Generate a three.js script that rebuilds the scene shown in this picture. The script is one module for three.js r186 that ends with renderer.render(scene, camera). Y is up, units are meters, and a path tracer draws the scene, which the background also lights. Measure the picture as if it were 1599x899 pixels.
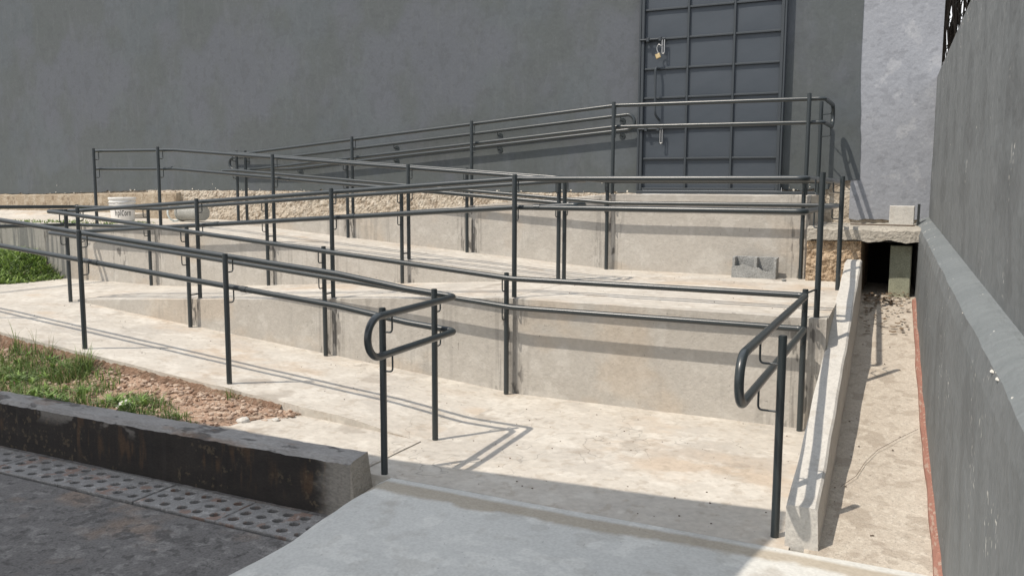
import * as THREE from 'three';
import { mergeGeometries } from 'three/addons/utils/BufferGeometryUtils.js';
import { ImprovedNoise } from 'three/addons/math/ImprovedNoise.js';

// ---------------------------------------------------------------- camera, sky, sun, exposure
const scene = new THREE.Scene();
const camera = new THREE.PerspectiveCamera(37.09, 1599 / 899, 0.05, 2000);
camera.position.set(0, 1.61, 0);
camera.up.set(-0.0546062, 0.9932358, -0.1024735);
camera.lookAt(-0.4379245, 1.61 - 0.1160525, -0.8914898);
scene.add(camera);

const sunDir = new THREE.Vector3(-0.325, 0.926, 0.466).normalize();
{ // bright hazy tropical sky: pale blue overhead, whiter to the horizon, thin high cloud all over
  const W = 256, H = 128, data = new Float32Array(W * H * 4), N0 = new ImprovedNoise();
  for (let j = 0; j < H; j++) for (let i = 0; i < W; i++) {
    const th = (i + 0.5) / W * Math.PI * 2, ph = ((j + 0.5) / H - 0.5) * Math.PI, y = Math.sin(ph), c = Math.cos(ph), x = c * Math.cos(th), z = c * Math.sin(th);
    const e = Math.max(0, y), t = Math.pow(1 - e, 2.2); let r = 0.62 + 0.40 * t, g = 0.70 + 0.32 * t, b = 0.86 + 0.16 * t;
    let n = 0, a = 0.5, f = 1.8; for (let k = 0; k < 5; k++) { n += a * N0.noise(x * f, y * f * 1.6, z * f); f *= 2.1; a *= 0.5; }
    const cl = Math.min(1, Math.max(0, (n + 0.18) * 1.7)); r += (1.12 - r) * cl; g += (1.12 - g) * cl; b += (1.13 - b) * cl;
    const k = (j * W + i) * 4; data[k] = r * 0.92; data[k + 1] = g * 0.92; data[k + 2] = b * 0.92; data[k + 3] = 1;
  }
  const tex = new THREE.DataTexture(data, W, H, THREE.RGBAFormat, THREE.FloatType);
  tex.mapping = THREE.EquirectangularReflectionMapping; tex.magFilter = tex.minFilter = THREE.LinearFilter; tex.wrapS = THREE.RepeatWrapping; tex.needsUpdate = true;
  scene.background = tex; scene.environment = tex;
}

const sun = new THREE.DirectionalLight(0xfff4e6, 3.2);
sun.position.copy(sunDir).multiplyScalar(40).add(new THREE.Vector3(-4, 0, -6));
sun.target.position.set(-4, 0, -6);
sun.castShadow = true;
Object.assign(sun.shadow.camera, { left: -16, right: 16, top: 14, bottom: -14, near: 1, far: 90 });
sun.shadow.mapSize.set(4096, 4096); sun.shadow.bias = -0.0004;
scene.add(sun, sun.target);

const renderer = new THREE.WebGLRenderer({ antialias: true });
renderer.toneMapping = THREE.LinearToneMapping;
renderer.toneMappingExposure = 1.26;
renderer.shadowMap.enabled = true;

// ---------------------------------------------------------------- helpers
// plan coordinates: x to the right along the back wall, y up, d = depth away from the camera (three's -z)
let seed = 20240611;
const rnd = () => { seed = (seed * 1664525 + 1013904223) >>> 0; return seed / 4294967296; };
const rr = (a, b) => a + (b - a) * rnd();
const clamp = (v, a, b) => Math.min(b, Math.max(a, v));
const sst = (a, b, v) => { const t = clamp((v - a) / (b - a), 0, 1); return t * t * (3 - 2 * t); };
const mix = (a, b, t) => a + (b - a) * t;
const V = (x, y, d) => new THREE.Vector3(x, y, -d);
const IN = new ImprovedNoise();
const n3 = (x, y, z) => IN.noise(x, y, z);
const fb = (x, y, z, o = 4) => { let s = 0, a = 0.5; for (let i = 0; i < o; i++) { s += a * IN.noise(x, y, z); x *= 2.03; y *= 2.03; z = z * 1.3 + 7.1; a *= 0.5; } return s; };

const used = {};
function numbered(n) { const k = used[n] = (used[n] ?? -1) + 1; return k ? n + '_' + String(k).padStart(3, '0') : n; }
function shade(o) { o.traverse(m => { if (m.isMesh) { m.castShadow = true; m.receiveShadow = true; } }); return o; }
function thing(name, label, category, group) {
  const o = new THREE.Group(); o.name = numbered(name); o.userData = { label, category };
  if (group) o.userData.group = group;
  scene.add(o); return o;
}
function part(name, geo, mat, parent, label) {
  const m = new THREE.Mesh(geo, mat); m.name = name; if (label) m.userData.label = label;
  m.castShadow = m.receiveShadow = true; parent.add(m); return m;
}
function solo(name, geo, mat, label, category, group) {
  const m = part(numbered(name), geo, mat, scene); m.userData = { label, category }; if (group) m.userData.group = group; return m;
}
function struct(name, geo, mat, kind = 'structure') {
  const m = part(numbered(name), geo, mat, scene); m.userData = { kind }; return m;
}
function stuffObj(name, geo, mat, label, category) {
  const m = part(numbered(name), geo, mat, scene); m.userData = { kind: 'stuff', label, category }; return m;
}
// world-scale uv from the dominant normal axis (metres / s)
function boxUV(g, s = 1, ox = 0, oy = 0) {
  if (g.index) g = g.toNonIndexed();
  if (!g.attributes.normal) g.computeVertexNormals();
  const p = g.attributes.position, uv = new Float32Array(p.count * 2);
  const a = new THREE.Vector3(), b = new THREE.Vector3(), c = new THREE.Vector3(), n = new THREE.Vector3();
  for (let i = 0; i < p.count; i += 3) {
    a.fromBufferAttribute(p, i); b.fromBufferAttribute(p, i + 1); c.fromBufferAttribute(p, i + 2);
    n.copy(b).sub(a).cross(c.clone().sub(a));
    const ax = Math.abs(n.x), ay = Math.abs(n.y), az = Math.abs(n.z);
    [a, b, c].forEach((v, k) => {
      let u, w;
      if (ay >= ax && ay >= az) { u = v.x; w = -v.z; } else if (ax >= az) { u = v.z; w = v.y; } else { u = v.x; w = v.y; }
      uv[(i + k) * 2] = u / s + ox; uv[(i + k) * 2 + 1] = w / s + oy;
    });
  }
  g.setAttribute('uv', new THREE.BufferAttribute(uv, 2));
  return g;
}
function quads(list) { // list of [a,b,c,d] Vector3, counter-clockwise seen from outside
  const pos = [];
  for (const [a, b, c, d] of list) for (const v of [a, b, c, a, c, d]) pos.push(v.x, v.y, v.z);
  const g = new THREE.BufferGeometry();
  g.setAttribute('position', new THREE.Float32BufferAttribute(pos, 3)); g.computeVertexNormals();
  return g;
}
// solid with a height-field top over a plan that may taper: xl(d), xr(d)
function slab({ xl, xr, d0, d1, top, bottom, nx = 20, nd = 8 }) {
  const L = typeof xl === 'function' ? xl : () => xl, Rr = typeof xr === 'function' ? xr : () => xr;
  const B = typeof bottom === 'function' ? bottom : () => bottom;
  const P = [];
  for (let j = 0; j <= nd; j++) { const d = mix(d0, d1, j / nd); P.push([]); for (let i = 0; i <= nx; i++) { const x = mix(L(d), Rr(d), i / nx); P[j].push(V(x, top(x, d), d)); } }
  const q = [];
  const lo = v => new THREE.Vector3(v.x, B(v.x, -v.z), v.z);
  for (let j = 0; j < nd; j++) for (let i = 0; i < nx; i++) q.push([P[j][i], P[j][i + 1], P[j + 1][i + 1], P[j + 1][i]]);
  for (let i = 0; i < nx; i++) {
    q.push([lo(P[0][i]), lo(P[0][i + 1]), P[0][i + 1], P[0][i]]);
    q.push([lo(P[nd][i + 1]), lo(P[nd][i]), P[nd][i], P[nd][i + 1]]);
  }
  for (let j = 0; j < nd; j++) {
    q.push([lo(P[j + 1][0]), lo(P[j][0]), P[j][0], P[j + 1][0]]);
    q.push([lo(P[j][nx]), lo(P[j + 1][nx]), P[j + 1][nx], P[j][nx]]);
  }
  q.push([lo(P[0][0]), lo(P[nd][0]), lo(P[nd][nx]), lo(P[0][nx])]);
  return quads(q);
}
// loft of one cross-section (array of [x,y]) at several depths; closed ring, capped ends
function loft(sections) { // sections: [{d, ring:[[x,y]...]}], ring counter-clockwise seen from the camera side
  const q = [], n = sections[0].ring.length;
  const pt = (s, i) => V(s.ring[i % n][0], s.ring[i % n][1], s.d);
  for (let k = 0; k < sections.length - 1; k++) for (let i = 0; i < n; i++)
    q.push([pt(sections[k], i + 1), pt(sections[k], i), pt(sections[k + 1], i), pt(sections[k + 1], i + 1)]);
  const g = [quads(q)];
  for (const [s, f] of [[sections[0], false], [sections[sections.length - 1], true]]) {
    const tri = THREE.ShapeUtils.triangulateShape(s.ring.map(r => new THREE.Vector2(...r)), []);
    const pos = [];
    for (const t of tri) for (const i of f ? [t[0], t[2], t[1]] : t) { const v = pt(s, i); pos.push(v.x, v.y, v.z); }
    const gg = new THREE.BufferGeometry(); gg.setAttribute('position', new THREE.Float32BufferAttribute(pos, 3)); gg.computeVertexNormals(); g.push(gg);
  }
  return mergeGeometries(g);
}
function box(x0, x1, y0, y1, d0, d1) {
  const g = new THREE.BoxGeometry(x1 - x0, y1 - y0, d1 - d0); g.translate((x0 + x1) / 2, (y0 + y1) / 2, -(d0 + d1) / 2); return g;
}
// box with chamfered edges
function cbox(x0, x1, y0, y1, d0, d1, c = 0.004) {
  const s = new THREE.Shape(); const w = x1 - x0 - 2 * c, h = y1 - y0 - 2 * c;
  s.moveTo(0, 0); s.lineTo(w, 0); s.lineTo(w, h); s.lineTo(0, h); s.closePath();
  const g = new THREE.ExtrudeGeometry(s, { depth: d1 - d0 - 2 * c, bevelEnabled: true, bevelSize: c, bevelThickness: c, bevelSegments: 1 });
  g.translate(x0 + c, y0 + c, -d1 + c); return g;
}
function fillet(pts, r, n = 8) {
  const out = [pts[0].clone()];
  for (let i = 1; i < pts.length - 1; i++) {
    const p = pts[i], a = pts[i - 1].clone().sub(p), b = pts[i + 1].clone().sub(p);
    const la = a.length(), lb = b.length(); const ang = a.angleTo(b);
    if (ang > 3.0) { out.push(p.clone()); continue; }
    const t = Math.min(r, la * 0.49, lb * 0.49);
    const A = p.clone().addScaledVector(a, t / la), Bp = p.clone().addScaledVector(b, t / lb);
    for (let k = 0; k <= n; k++) { const u = k / n; out.push(A.clone().multiplyScalar((1 - u) ** 2).addScaledVector(p, 2 * u * (1 - u)).addScaledVector(Bp, u * u)); }
  }
  out.push(pts[pts.length - 1].clone());
  return out;
}
function tube(pts, r, seg = 14, caps = true) {
  const N = pts.length, pos = [], nor = [], idx = [];
  const T = pts.map((p, i) => pts[Math.min(N - 1, i + 1)].clone().sub(pts[Math.max(0, i - 1)]).normalize());
  let n = Math.abs(T[0].y) < 0.9 ? new THREE.Vector3(0, 1, 0) : new THREE.Vector3(1, 0, 0);
  const rings = [];
  for (let i = 0; i < N; i++) {
    n = n.clone().addScaledVector(T[i], -n.dot(T[i])).normalize();
    const b = T[i].clone().cross(n);
    rings.push([n.clone(), b]);
    const rad = typeof r === 'function' ? r(i / (N - 1)) : r;
    for (let k = 0; k < seg; k++) {
      const a = k / seg * Math.PI * 2, v = n.clone().multiplyScalar(Math.cos(a)).addScaledVector(b, Math.sin(a));
      pos.push(pts[i].x + v.x * rad, pts[i].y + v.y * rad, pts[i].z + v.z * rad); nor.push(v.x, v.y, v.z);
    }
  }
  for (let i = 0; i < N - 1; i++) for (let k = 0; k < seg; k++) {
    const a = i * seg + k, b = i * seg + (k + 1) % seg, c = a + seg, d = b + seg; idx.push(a, b, d, a, d, c);
  }
  if (caps) for (const [i, s] of [[0, -1], [N - 1, 1]]) {
    const base = pos.length / 3; const t = T[i].clone().multiplyScalar(s);
    for (let k = 0; k < seg; k++) { const j = (i * seg + k) * 3; pos.push(pos[j], pos[j + 1], pos[j + 2]); nor.push(t.x, t.y, t.z); }
    for (let k = 1; k < seg - 1; k++) s > 0 ? idx.push(base, base + k, base + k + 1) : idx.push(base, base + k + 1, base + k);
  }
  const g = new THREE.BufferGeometry();
  g.setAttribute('position', new THREE.Float32BufferAttribute(pos, 3)); g.setAttribute('normal', new THREE.Float32BufferAttribute(nor, 3));
  g.setAttribute('uv', new THREE.Float32BufferAttribute(new Float32Array(pos.length / 3 * 2), 2)); g.setIndex(idx);
  return g;
}

// ---------------------------------------------------------------- procedural textures
const hash = (x, y, s) => { let h = Math.imul(x, 374761393) ^ Math.imul(y, 668265263) ^ Math.imul(s, 2246822519); h = Math.imul(h ^ (h >>> 13), 1274126177); return ((h ^ (h >>> 16)) >>> 0) / 4294967296; };
function vnoise(u, v, fx, fy, s) { // tileable value noise, u,v in 0..1
  const X = u * fx, Y = v * fy; const x0 = Math.floor(X), y0 = Math.floor(Y); let tx = X - x0, ty = Y - y0;
  tx = tx * tx * (3 - 2 * tx); ty = ty * ty * (3 - 2 * ty);
  const w = (a, n) => ((a % n) + n) % n;
  const a = hash(w(x0, fx), w(y0, fy), s), b = hash(w(x0 + 1, fx), w(y0, fy), s), c = hash(w(x0, fx), w(y0 + 1, fy), s), d = hash(w(x0 + 1, fx), w(y0 + 1, fy), s);
  return mix(mix(a, b, tx), mix(c, d, tx), ty);
}
function fbm(u, v, fx, fy, s, o = 4) { let r = 0, a = 0.5, t = 0; for (let i = 0; i < o; i++) { r += a * vnoise(u, v, fx, fy, s + i * 17); t += a; a *= 0.55; fx *= 2; fy *= 2; } return r / t; }
const toS = c => Math.round(255 * clamp(c <= 0.0031308 ? 12.92 * c : 1.055 * Math.pow(c, 1 / 2.4) - 0.055, 0, 1));
function makeTex(w, h, fn, color = true) {
  const data = new Uint8Array(w * h * 4);
  for (let j = 0; j < h; j++) for (let i = 0; i < w; i++) {
    const c = fn((i + 0.5) / w, (j + 0.5) / h, i, j), k = (j * w + i) * 4;
    if (color) { data[k] = toS(c[0]); data[k + 1] = toS(c[1]); data[k + 2] = toS(c[2]); } else { data[k] = data[k + 1] = data[k + 2] = Math.round(255 * clamp(c, 0, 1)); }
    data[k + 3] = 255;
  }
  const t = new THREE.DataTexture(data, w, h, THREE.RGBAFormat);
  t.wrapS = t.wrapT = THREE.RepeatWrapping; t.magFilter = THREE.LinearFilter; t.minFilter = THREE.LinearMipmapLinearFilter; t.generateMipmaps = true;
  if (color) t.colorSpace = THREE.SRGBColorSpace;
  t.needsUpdate = true; return t;
}
const lerp3 = (a, b, t) => [mix(a[0], b[0], t), mix(a[1], b[1], t), mix(a[2], b[2], t)];
const mul3 = (a, k) => [a[0] * k, a[1] * k, a[2] * k];
const std = (o) => new THREE.MeshStandardMaterial({ roughness: 0.9, metalness: 0, ...o });

// fine cement relief shared by the concrete surfaces
const bumpCement = makeTex(512, 512, (u, v) => 0.55 * fbm(u, v, 24, 24, 5, 4) + 0.45 * fbm(u, v, 90, 90, 9, 2), false);
const bumpRough = makeTex(512, 512, (u, v) => { const a = fbm(u, v, 12, 12, 31, 5), b = fbm(u, v, 60, 60, 37, 2); return 0.6 * a + 0.4 * b; }, false);
// pale trowelled cement of the ramp floors with ochre dirt, grey washes and specks
const floorTex = makeTex(1536, 1536, (u, v) => {
  let c = lerp3([0.455, 0.42, 0.365], [0.52, 0.488, 0.432], fbm(u, v, 5, 5, 3, 6));
  c = lerp3(c, [0.45, 0.355, 0.26], 0.62 * sst(0.53, 0.74, fbm(u, v, 6, 7, 41, 7)));
  c = lerp3(c, [0.385, 0.36, 0.322], 0.5 * sst(0.52, 0.7, fbm(u, v, 11, 11, 77, 7)));
  c = lerp3(c, [0.59, 0.56, 0.50], 0.55 * sst(0.53, 0.7, fbm(u, v, 30, 34, 91, 6)));
  c = lerp3(c, [0.33, 0.28, 0.22], 0.4 * sst(0.6, 0.74, fbm(u, v, 90, 90, 97, 4)));
  c = lerp3(c, [0.26, 0.225, 0.185], 0.5 * sst(0.69, 0.78, fbm(u, v, 13, 13, 103, 6)));
  const sp = vnoise(u, v, 400, 400, 123); if (sp > 0.955) c = mul3(c, 0.75);
  const cr = Math.abs(fbm(u, v, 3, 3, 55, 6) - 0.5); if (cr < 0.0012) c = mul3(c, 0.72);
  return mul3(c, 0.87 + 0.26 * fbm(u, v, 170, 170, 15, 3));
});
const M = {};
M.floor = std({ map: floorTex, bumpMap: bumpCement, bumpScale: 0.004, roughness: 0.88 });
// channel: coarser, pebbly cement
const channelTex = makeTex(1024, 1024, (u, v) => {
  let c = lerp3([0.40, 0.35, 0.29], [0.50, 0.455, 0.385], fbm(u, v, 5, 5, 203, 5));
  c = lerp3(c, [0.58, 0.54, 0.465], 0.45 * sst(0.52, 0.7, fbm(u, v, 60, 60, 211, 4)));
  c = lerp3(c, [0.30, 0.255, 0.205], 0.55 * sst(0.53, 0.68, fbm(u, v, 14, 14, 219, 5)));
  c = lerp3(c, [0.17, 0.15, 0.13], 0.3 * sst(0.62, 0.72, fbm(u, v, 110, 110, 225, 3)));
  return mul3(c, 0.86 + 0.28 * vnoise(u, v, 340, 340, 7));
});
M.channel = std({ map: channelTex, bumpMap: bumpCement, bumpScale: 0.005, roughness: 0.95 });
// curb / kerb beside the ramp, light cement render
const curbTex = makeTex(512, 512, (u, v) => {
  let c = lerp3([0.49, 0.475, 0.44], [0.56, 0.545, 0.505], fbm(u, v, 4, 4, 303, 5));
  c = lerp3(c, [0.38, 0.345, 0.295], 0.4 * sst(0.6, 0.75, fbm(u, v, 8, 8, 311, 5)));
  c = lerp3(c, [0.42, 0.41, 0.385], 0.5 * sst(0.54, 0.66, fbm(u, v, 40, 40, 317, 3)));
  return mul3(c, 0.92 + 0.16 * vnoise(u, v, 160, 160, 8));
});
M.curb = std({ map: curbTex, bumpMap: bumpCement, bumpScale: 0.003, roughness: 0.93 });
// fresh grey cement of the crossing in the foreground, with the brown silt line that lies along its upper joint
const crossTex = makeTex(1024, 1024, (u, v) => {
  let c = lerp3([0.50, 0.505, 0.50], [0.60, 0.603, 0.595], fbm(u, v, 7, 7, 401, 6));
  c = lerp3(c, [0.68, 0.68, 0.665], 0.5 * sst(0.54, 0.68, fbm(u, v, 20, 30, 409, 5)));
  c = lerp3(c, [0.38, 0.37, 0.35], 0.32 * sst(0.56, 0.72, fbm(u, v, 26, 30, 417, 6)));
  c = lerp3(c, [0.30, 0.27, 0.235], 0.45 * sst(0.66, 0.76, fbm(u, v, 5, 5, 419, 6)));
  const wv = 0.05 * (fbm(u, 0.3, 6, 1, 421, 4) - 0.5) + 0.022 * (fbm(u, v, 34, 34, 433, 4) - 0.5);
  const w = sst(0.935, 0.952, v + wv) * (1 - sst(0.976, 0.988, v + 0.3 * wv));
  c = lerp3(c, [0.34, 0.285, 0.215], 0.72 * w);
  if (vnoise(u, v, 190, 190, 8) > 0.972) c = mul3(c, 0.72);
  const m = 0.92 + 0.16 * vnoise(u, v, 330, 330, 21); return [c[0] * m, c[1] * m * 0.995, c[2] * m * 0.95];
});
M.crossing = std({ map: crossTex, bumpMap: bumpCement, bumpScale: 0.003, roughness: 0.9 });
// worn tarry cement of the road
const roadTex = makeTex(1024, 1024, (u, v) => {
  let c = lerp3([0.125, 0.118, 0.112], [0.165, 0.158, 0.151], fbm(u, v, 10, 10, 501, 6));
  c = lerp3(c, [0.26, 0.25, 0.235], 0.55 * sst(0.54, 0.7, fbm(u, v, 34, 44, 509, 6)));
  c = lerp3(c, [0.25, 0.175, 0.12], 0.5 * sst(0.56, 0.74, fbm(u, v, 7, 8, 517, 7)));
  c = lerp3(c, [0.06, 0.056, 0.053], 0.6 * sst(0.57, 0.68, fbm(u, v, 44, 50, 523, 5)));
  const cr = Math.abs(fbm(u, v, 9, 9, 541, 6) - 0.5); if (cr < 0.004) c = mul3(c, 0.6);
  if (vnoise(u, v, 240, 240, 27) > 0.955) c = mul3(c, 1.5);
  return mul3(c, 0.75 + 0.5 * vnoise(u, v, 340, 340, 25));
});
M.road = std({ map: roadTex, bumpMap: bumpRough, bumpScale: 0.012, roughness: 0.82 });
// kerb by the road: grimy top, black oily face with rust runs
const kerbTopTex = makeTex(1024, 256, (u, v) => {
  let c = lerp3([0.20, 0.19, 0.18], [0.34, 0.33, 0.315], fbm(u, v, 30, 4, 601, 6));
  c = lerp3(c, [0.055, 0.05, 0.047], 0.75 * sst(0.56, 0.66, fbm(u, v, 40, 5, 607, 6)));
  c = lerp3(c, [0.20, 0.13, 0.085], 0.5 * sst(0.58, 0.7, fbm(u, v, 14, 4, 613, 5)));
  return mul3(c, 0.85 + 0.3 * vnoise(u, v, 400, 100, 4));
});
const kerbFaceTex = makeTex(2048, 256, (u, v) => {
  let c = lerp3([0.012, 0.010, 0.009], [0.034, 0.027, 0.022], fbm(u, v, 40, 5, 631, 5));
  const run = fbm(u, v, 160, 2, 637, 3) * fbm(u, v, 14, 1, 641, 3);
  c = lerp3(c, [0.085, 0.048, 0.024], 0.7 * sst(0.27, 0.46, run) * sst(0.05, 0.4, v + 0.3 * (fbm(u, v, 90, 4, 639, 3) - 0.5)));
  c = lerp3(c, [0.16, 0.12, 0.07], 0.4 * sst(0.62, 0.74, fbm(u, v, 220, 12, 643, 4)) * sst(0.5, 0.62, fbm(u, v, 12, 1, 647, 3)));
  c = lerp3(c, [0.20, 0.185, 0.165], 0.85 * sst(0.62, 0.68, fbm(u, v, 20, 2, 653, 5)) * sst(0.6, 0.85, v));
  c = lerp3(c, [0.26, 0.24, 0.21], 0.9 * sst(0.955, 0.985, u + 0.02 * (fbm(u, v, 60, 8, 659, 3) - 0.5)));
  return mul3(c, 0.8 + 0.4 * vnoise(u, v, 500, 60, 6));
});
M.kerbTop = std({ map: kerbTopTex, bumpMap: bumpRough, bumpScale: 0.01, roughness: 0.85 });
M.kerbFace = std({ map: kerbFaceTex, roughness: 0.8 });
M.kerbEnd = std({ map: curbTex, bumpMap: bumpRough, bumpScale: 0.012, roughness: 0.95, color: new THREE.Color(0.62, 0.58, 0.53) });
const coverTex = makeTex(512, 512, (u, v) => {
  let c = lerp3([0.19, 0.185, 0.178], [0.28, 0.274, 0.265], fbm(u, v, 8, 8, 701, 6));
  c = lerp3(c, [0.22, 0.115, 0.07], 0.6 * sst(0.66, 0.74, fbm(u, v, 4, 4, 709, 6)));
  c = lerp3(c, [0.42, 0.41, 0.39], 0.5 * sst(0.6, 0.72, fbm(u, v, 24, 24, 719, 5)));
  c = lerp3(c, [0.11, 0.105, 0.10], 0.5 * sst(0.58, 0.7, fbm(u, v, 14, 14, 727, 5)));
  return mul3(c, 0.8 + 0.4 * vnoise(u, v, 200, 200, 5));
});
M.cover = std({ map: coverTex, bumpMap: bumpRough, bumpScale: 0.008, roughness: 0.85 });
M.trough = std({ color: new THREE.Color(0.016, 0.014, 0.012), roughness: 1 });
// retaining walls: one texture per wall, uv = metres along / metres up, so that splashes and runs sit at the posts
function wallTex(len, hgt, posts, s, old = 0, w = 2048, h = 384) {
  return makeTex(w, h, (u, v) => {
    const X = u * len;
    let c = lerp3([0.385, 0.362, 0.323], [0.455, 0.432, 0.392], fbm(u, v, Math.round(len * 1.2), 2, s, 5));
    c = lerp3(c, [0.51, 0.49, 0.448], 0.5 * sst(0.53, 0.68, fbm(u, v, Math.round(len * 8), 13, s + 5, 5)));
    c = lerp3(c, [0.45, 0.37, 0.28], 0.4 * sst(0.55, 0.72, fbm(u, v, Math.round(len * 1.5), 3, s + 9, 5)));
    c = lerp3(c, [0.27, 0.255, 0.23], 0.45 * sst(0.56, 0.7, fbm(u, v, Math.round(len * 16), 2, s + 14, 4)) * sst(0.5, 0.65, fbm(u, v, Math.round(len), 1, s + 15, 3)));
    if (old > 0 && X < old) c = lerp3(c, [0.14, 0.142, 0.138], (0.5 + 0.45 * sst(0.42, 0.6, fbm(u, v, Math.round(len * 22), 2, s + 17, 4))) * sst(old, old - 0.3, X));
    for (const p of posts) {
      const dx = (X - p) / 0.16; if (Math.abs(dx) > 1.8) continue;
      const f = Math.exp(-dx * dx * 1.6);
      const streak = sst(0.5, 0.68, fbm(u, v, Math.round(len * 40), 2, s + 23, 3));
      const blot = sst(0.62 , 0.7, fbm(u, v, Math.round(len * 26), 10, s + 29, 3));
      c = lerp3(c, [0.09, 0.085, 0.078], clamp(f * (0.55 * streak + 0.8 * blot), 0, 0.9));
    }
    if (vnoise(u, v, Math.round(len * 50), 40, s + 33) > 0.975) c = mul3(c, 0.6);
    return mul3(c, 0.92 + 0.16 * fbm(u, v, Math.round(len * 45), 72, s + 2, 2));
  });
}
// dark painted plaster
const paintTex = makeTex(1024, 1024, (u, v) => {
  let c = lerp3([0.066, 0.079, 0.087], [0.098, 0.112, 0.121], fbm(u, v, 4, 4, 801, 7));
  c = lerp3(c, [0.090, 0.098, 0.115], 0.7 * sst(0.46, 0.66, fbm(u, v, 3, 3, 811, 6)));
  c = lerp3(c, [0.071, 0.082, 0.080], 0.7 * sst(0.48, 0.66, fbm(u, v, 4, 3, 821, 6)));
  c = lerp3(c, [0.058, 0.066, 0.071], 0.3 * sst(0.55, 0.7, fbm(u, v, 40, 32, 823, 5)));
  c = lerp3(c, [0.115, 0.126, 0.132], 0.2 * sst(0.6, 0.74, fbm(u, v, 50, 14, 827, 5)));
  if (vnoise(u, v, 300, 300, 83) > 0.988) c = mul3(c, 0.75);
  if (vnoise(u, v, 210, 210, 89) > 0.9965) c = [0.30, 0.30, 0.29];
  return mul3(c, 0.94 + 0.12 * fbm(u, v, 180, 150, 85, 2));
});
M.paint = std({ map: paintTex, bumpMap: bumpCement, bumpScale: 0.003, roughness: 0.72 });
// thicker, roughly trowelled paint on the right-hand wall: vertical drags and bare nicks
const sidePaintTex = makeTex(1024, 1024, (u, v) => {
  let c = lerp3([0.135, 0.147, 0.150], [0.175, 0.187, 0.190], fbm(u, v, 12, 3, 841, 6));
  c = lerp3(c, [0.20, 0.21, 0.212], 0.4 * sst(0.54, 0.72, fbm(u, v, 70, 9, 851, 4)));
  c = lerp3(c, [0.108, 0.115, 0.117], 0.5 * sst(0.54, 0.7, fbm(u, v, 6, 6, 853, 6)));
  const nick = vnoise(u, v, 170, 70, 857) * sst(0.45, 0.8, vnoise(u, v, 9, 9, 859)); if (nick > 0.885) c = [0.50, 0.49, 0.455];
  return mul3(c, 0.93 + 0.14 * vnoise(u, v, 300, 120, 861));
});
const sideBump = makeTex(512, 512, (u, v) => 0.35 * fbm(u, v, 36, 6, 871, 4) + 0.65 * fbm(u, v, 22, 20, 877, 5), false);
M.sidePaint = std({ map: sidePaintTex, bumpMap: sideBump, bumpScale: 0.016, roughness: 0.66 });
const copingTex = makeTex(512, 512, (u, v) => {
  let c = lerp3([0.14, 0.157, 0.162], [0.19, 0.208, 0.213], fbm(u, v, 6, 14, 891, 6));
  if (vnoise(u, v, 90, 34, 893) * vnoise(u, v, 7, 7, 895) > 0.74) c = [0.56, 0.55, 0.51];
  return c;
});
M.coping = std({ map: copingTex, bumpMap: sideBump, bumpScale: 0.012, roughness: 0.6 });
const pale = makeTex(1024, 1024, (u, v) => {
  let c = lerp3([0.25, 0.265, 0.293], [0.315, 0.33, 0.36], fbm(u, v, 5, 4, 901, 6));
  c = lerp3(c, [0.40, 0.412, 0.432], 0.5 * sst(0.58, 0.72, fbm(u, v, 16, 12, 907, 6)));
  c = lerp3(c, [0.20, 0.21, 0.23], 0.45 * sst(0.56, 0.7, fbm(u, v, 26, 30, 911, 6)));
  return mul3(c, 0.94 + 0.12 * vnoise(u, v, 240, 240, 3));
});
M.pale = std({ map: pale, bumpMap: bumpRough, bumpScale: 0.008, roughness: 0.9 });
const masonryTex = makeTex(1024, 512, (u, v) => {
  let c = lerp3([0.36, 0.30, 0.23], [0.50, 0.45, 0.37], fbm(u, v, 10, 5, 921, 5));
  c = lerp3(c, [0.56, 0.52, 0.45], 0.55 * sst(0.54, 0.68, fbm(u, v, 24, 14, 927, 5)));
  c = lerp3(c, [0.20, 0.15, 0.105], 0.6 * sst(0.55, 0.7, fbm(u, v, 30, 18, 931, 5)));
  return mul3(c, 0.8 + 0.4 * vnoise(u, v, 300, 150, 3));
});
M.masonry = std({ map: masonryTex, bumpMap: bumpRough, bumpScale: 0.03, roughness: 1 });
M.ledge = std({ map: masonryTex, bumpMap: bumpRough, bumpScale: 0.02, roughness: 1, color: new THREE.Color(0.72, 0.68, 0.62) });
const redTex = makeTex(256, 1024, (u, v) => {
  let c = lerp3([0.25, 0.115, 0.085], [0.34, 0.175, 0.13], fbm(u, v, 4, 20, 941, 5));
  c = lerp3(c, [0.40, 0.31, 0.25], 0.7 * sst(0.56, 0.68, fbm(u, v, 6, 30, 947, 5)));
  return c;
});
M.red = std({ map: redTex, bumpMap: bumpRough, bumpScale: 0.01, roughness: 0.9 });
const soilTex = makeTex(512, 512, (u, v) => {
  let c = lerp3([0.24, 0.15, 0.10], [0.39, 0.275, 0.20], fbm(u, v, 10, 10, 961, 6));
  c = lerp3(c, [0.50, 0.42, 0.33], 0.6 * sst(0.54, 0.7, fbm(u, v, 26, 26, 967, 5)));
  c = lerp3(c, [0.11, 0.075, 0.05], 0.6 * sst(0.56, 0.7, fbm(u, v, 9, 9, 971, 5)));
  return mul3(c, 0.75 + 0.5 * vnoise(u, v, 160, 160, 3));
});
M.soil = std({ map: soilTex, bumpMap: bumpCement, bumpScale: 0.012, roughness: 1 });
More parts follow.
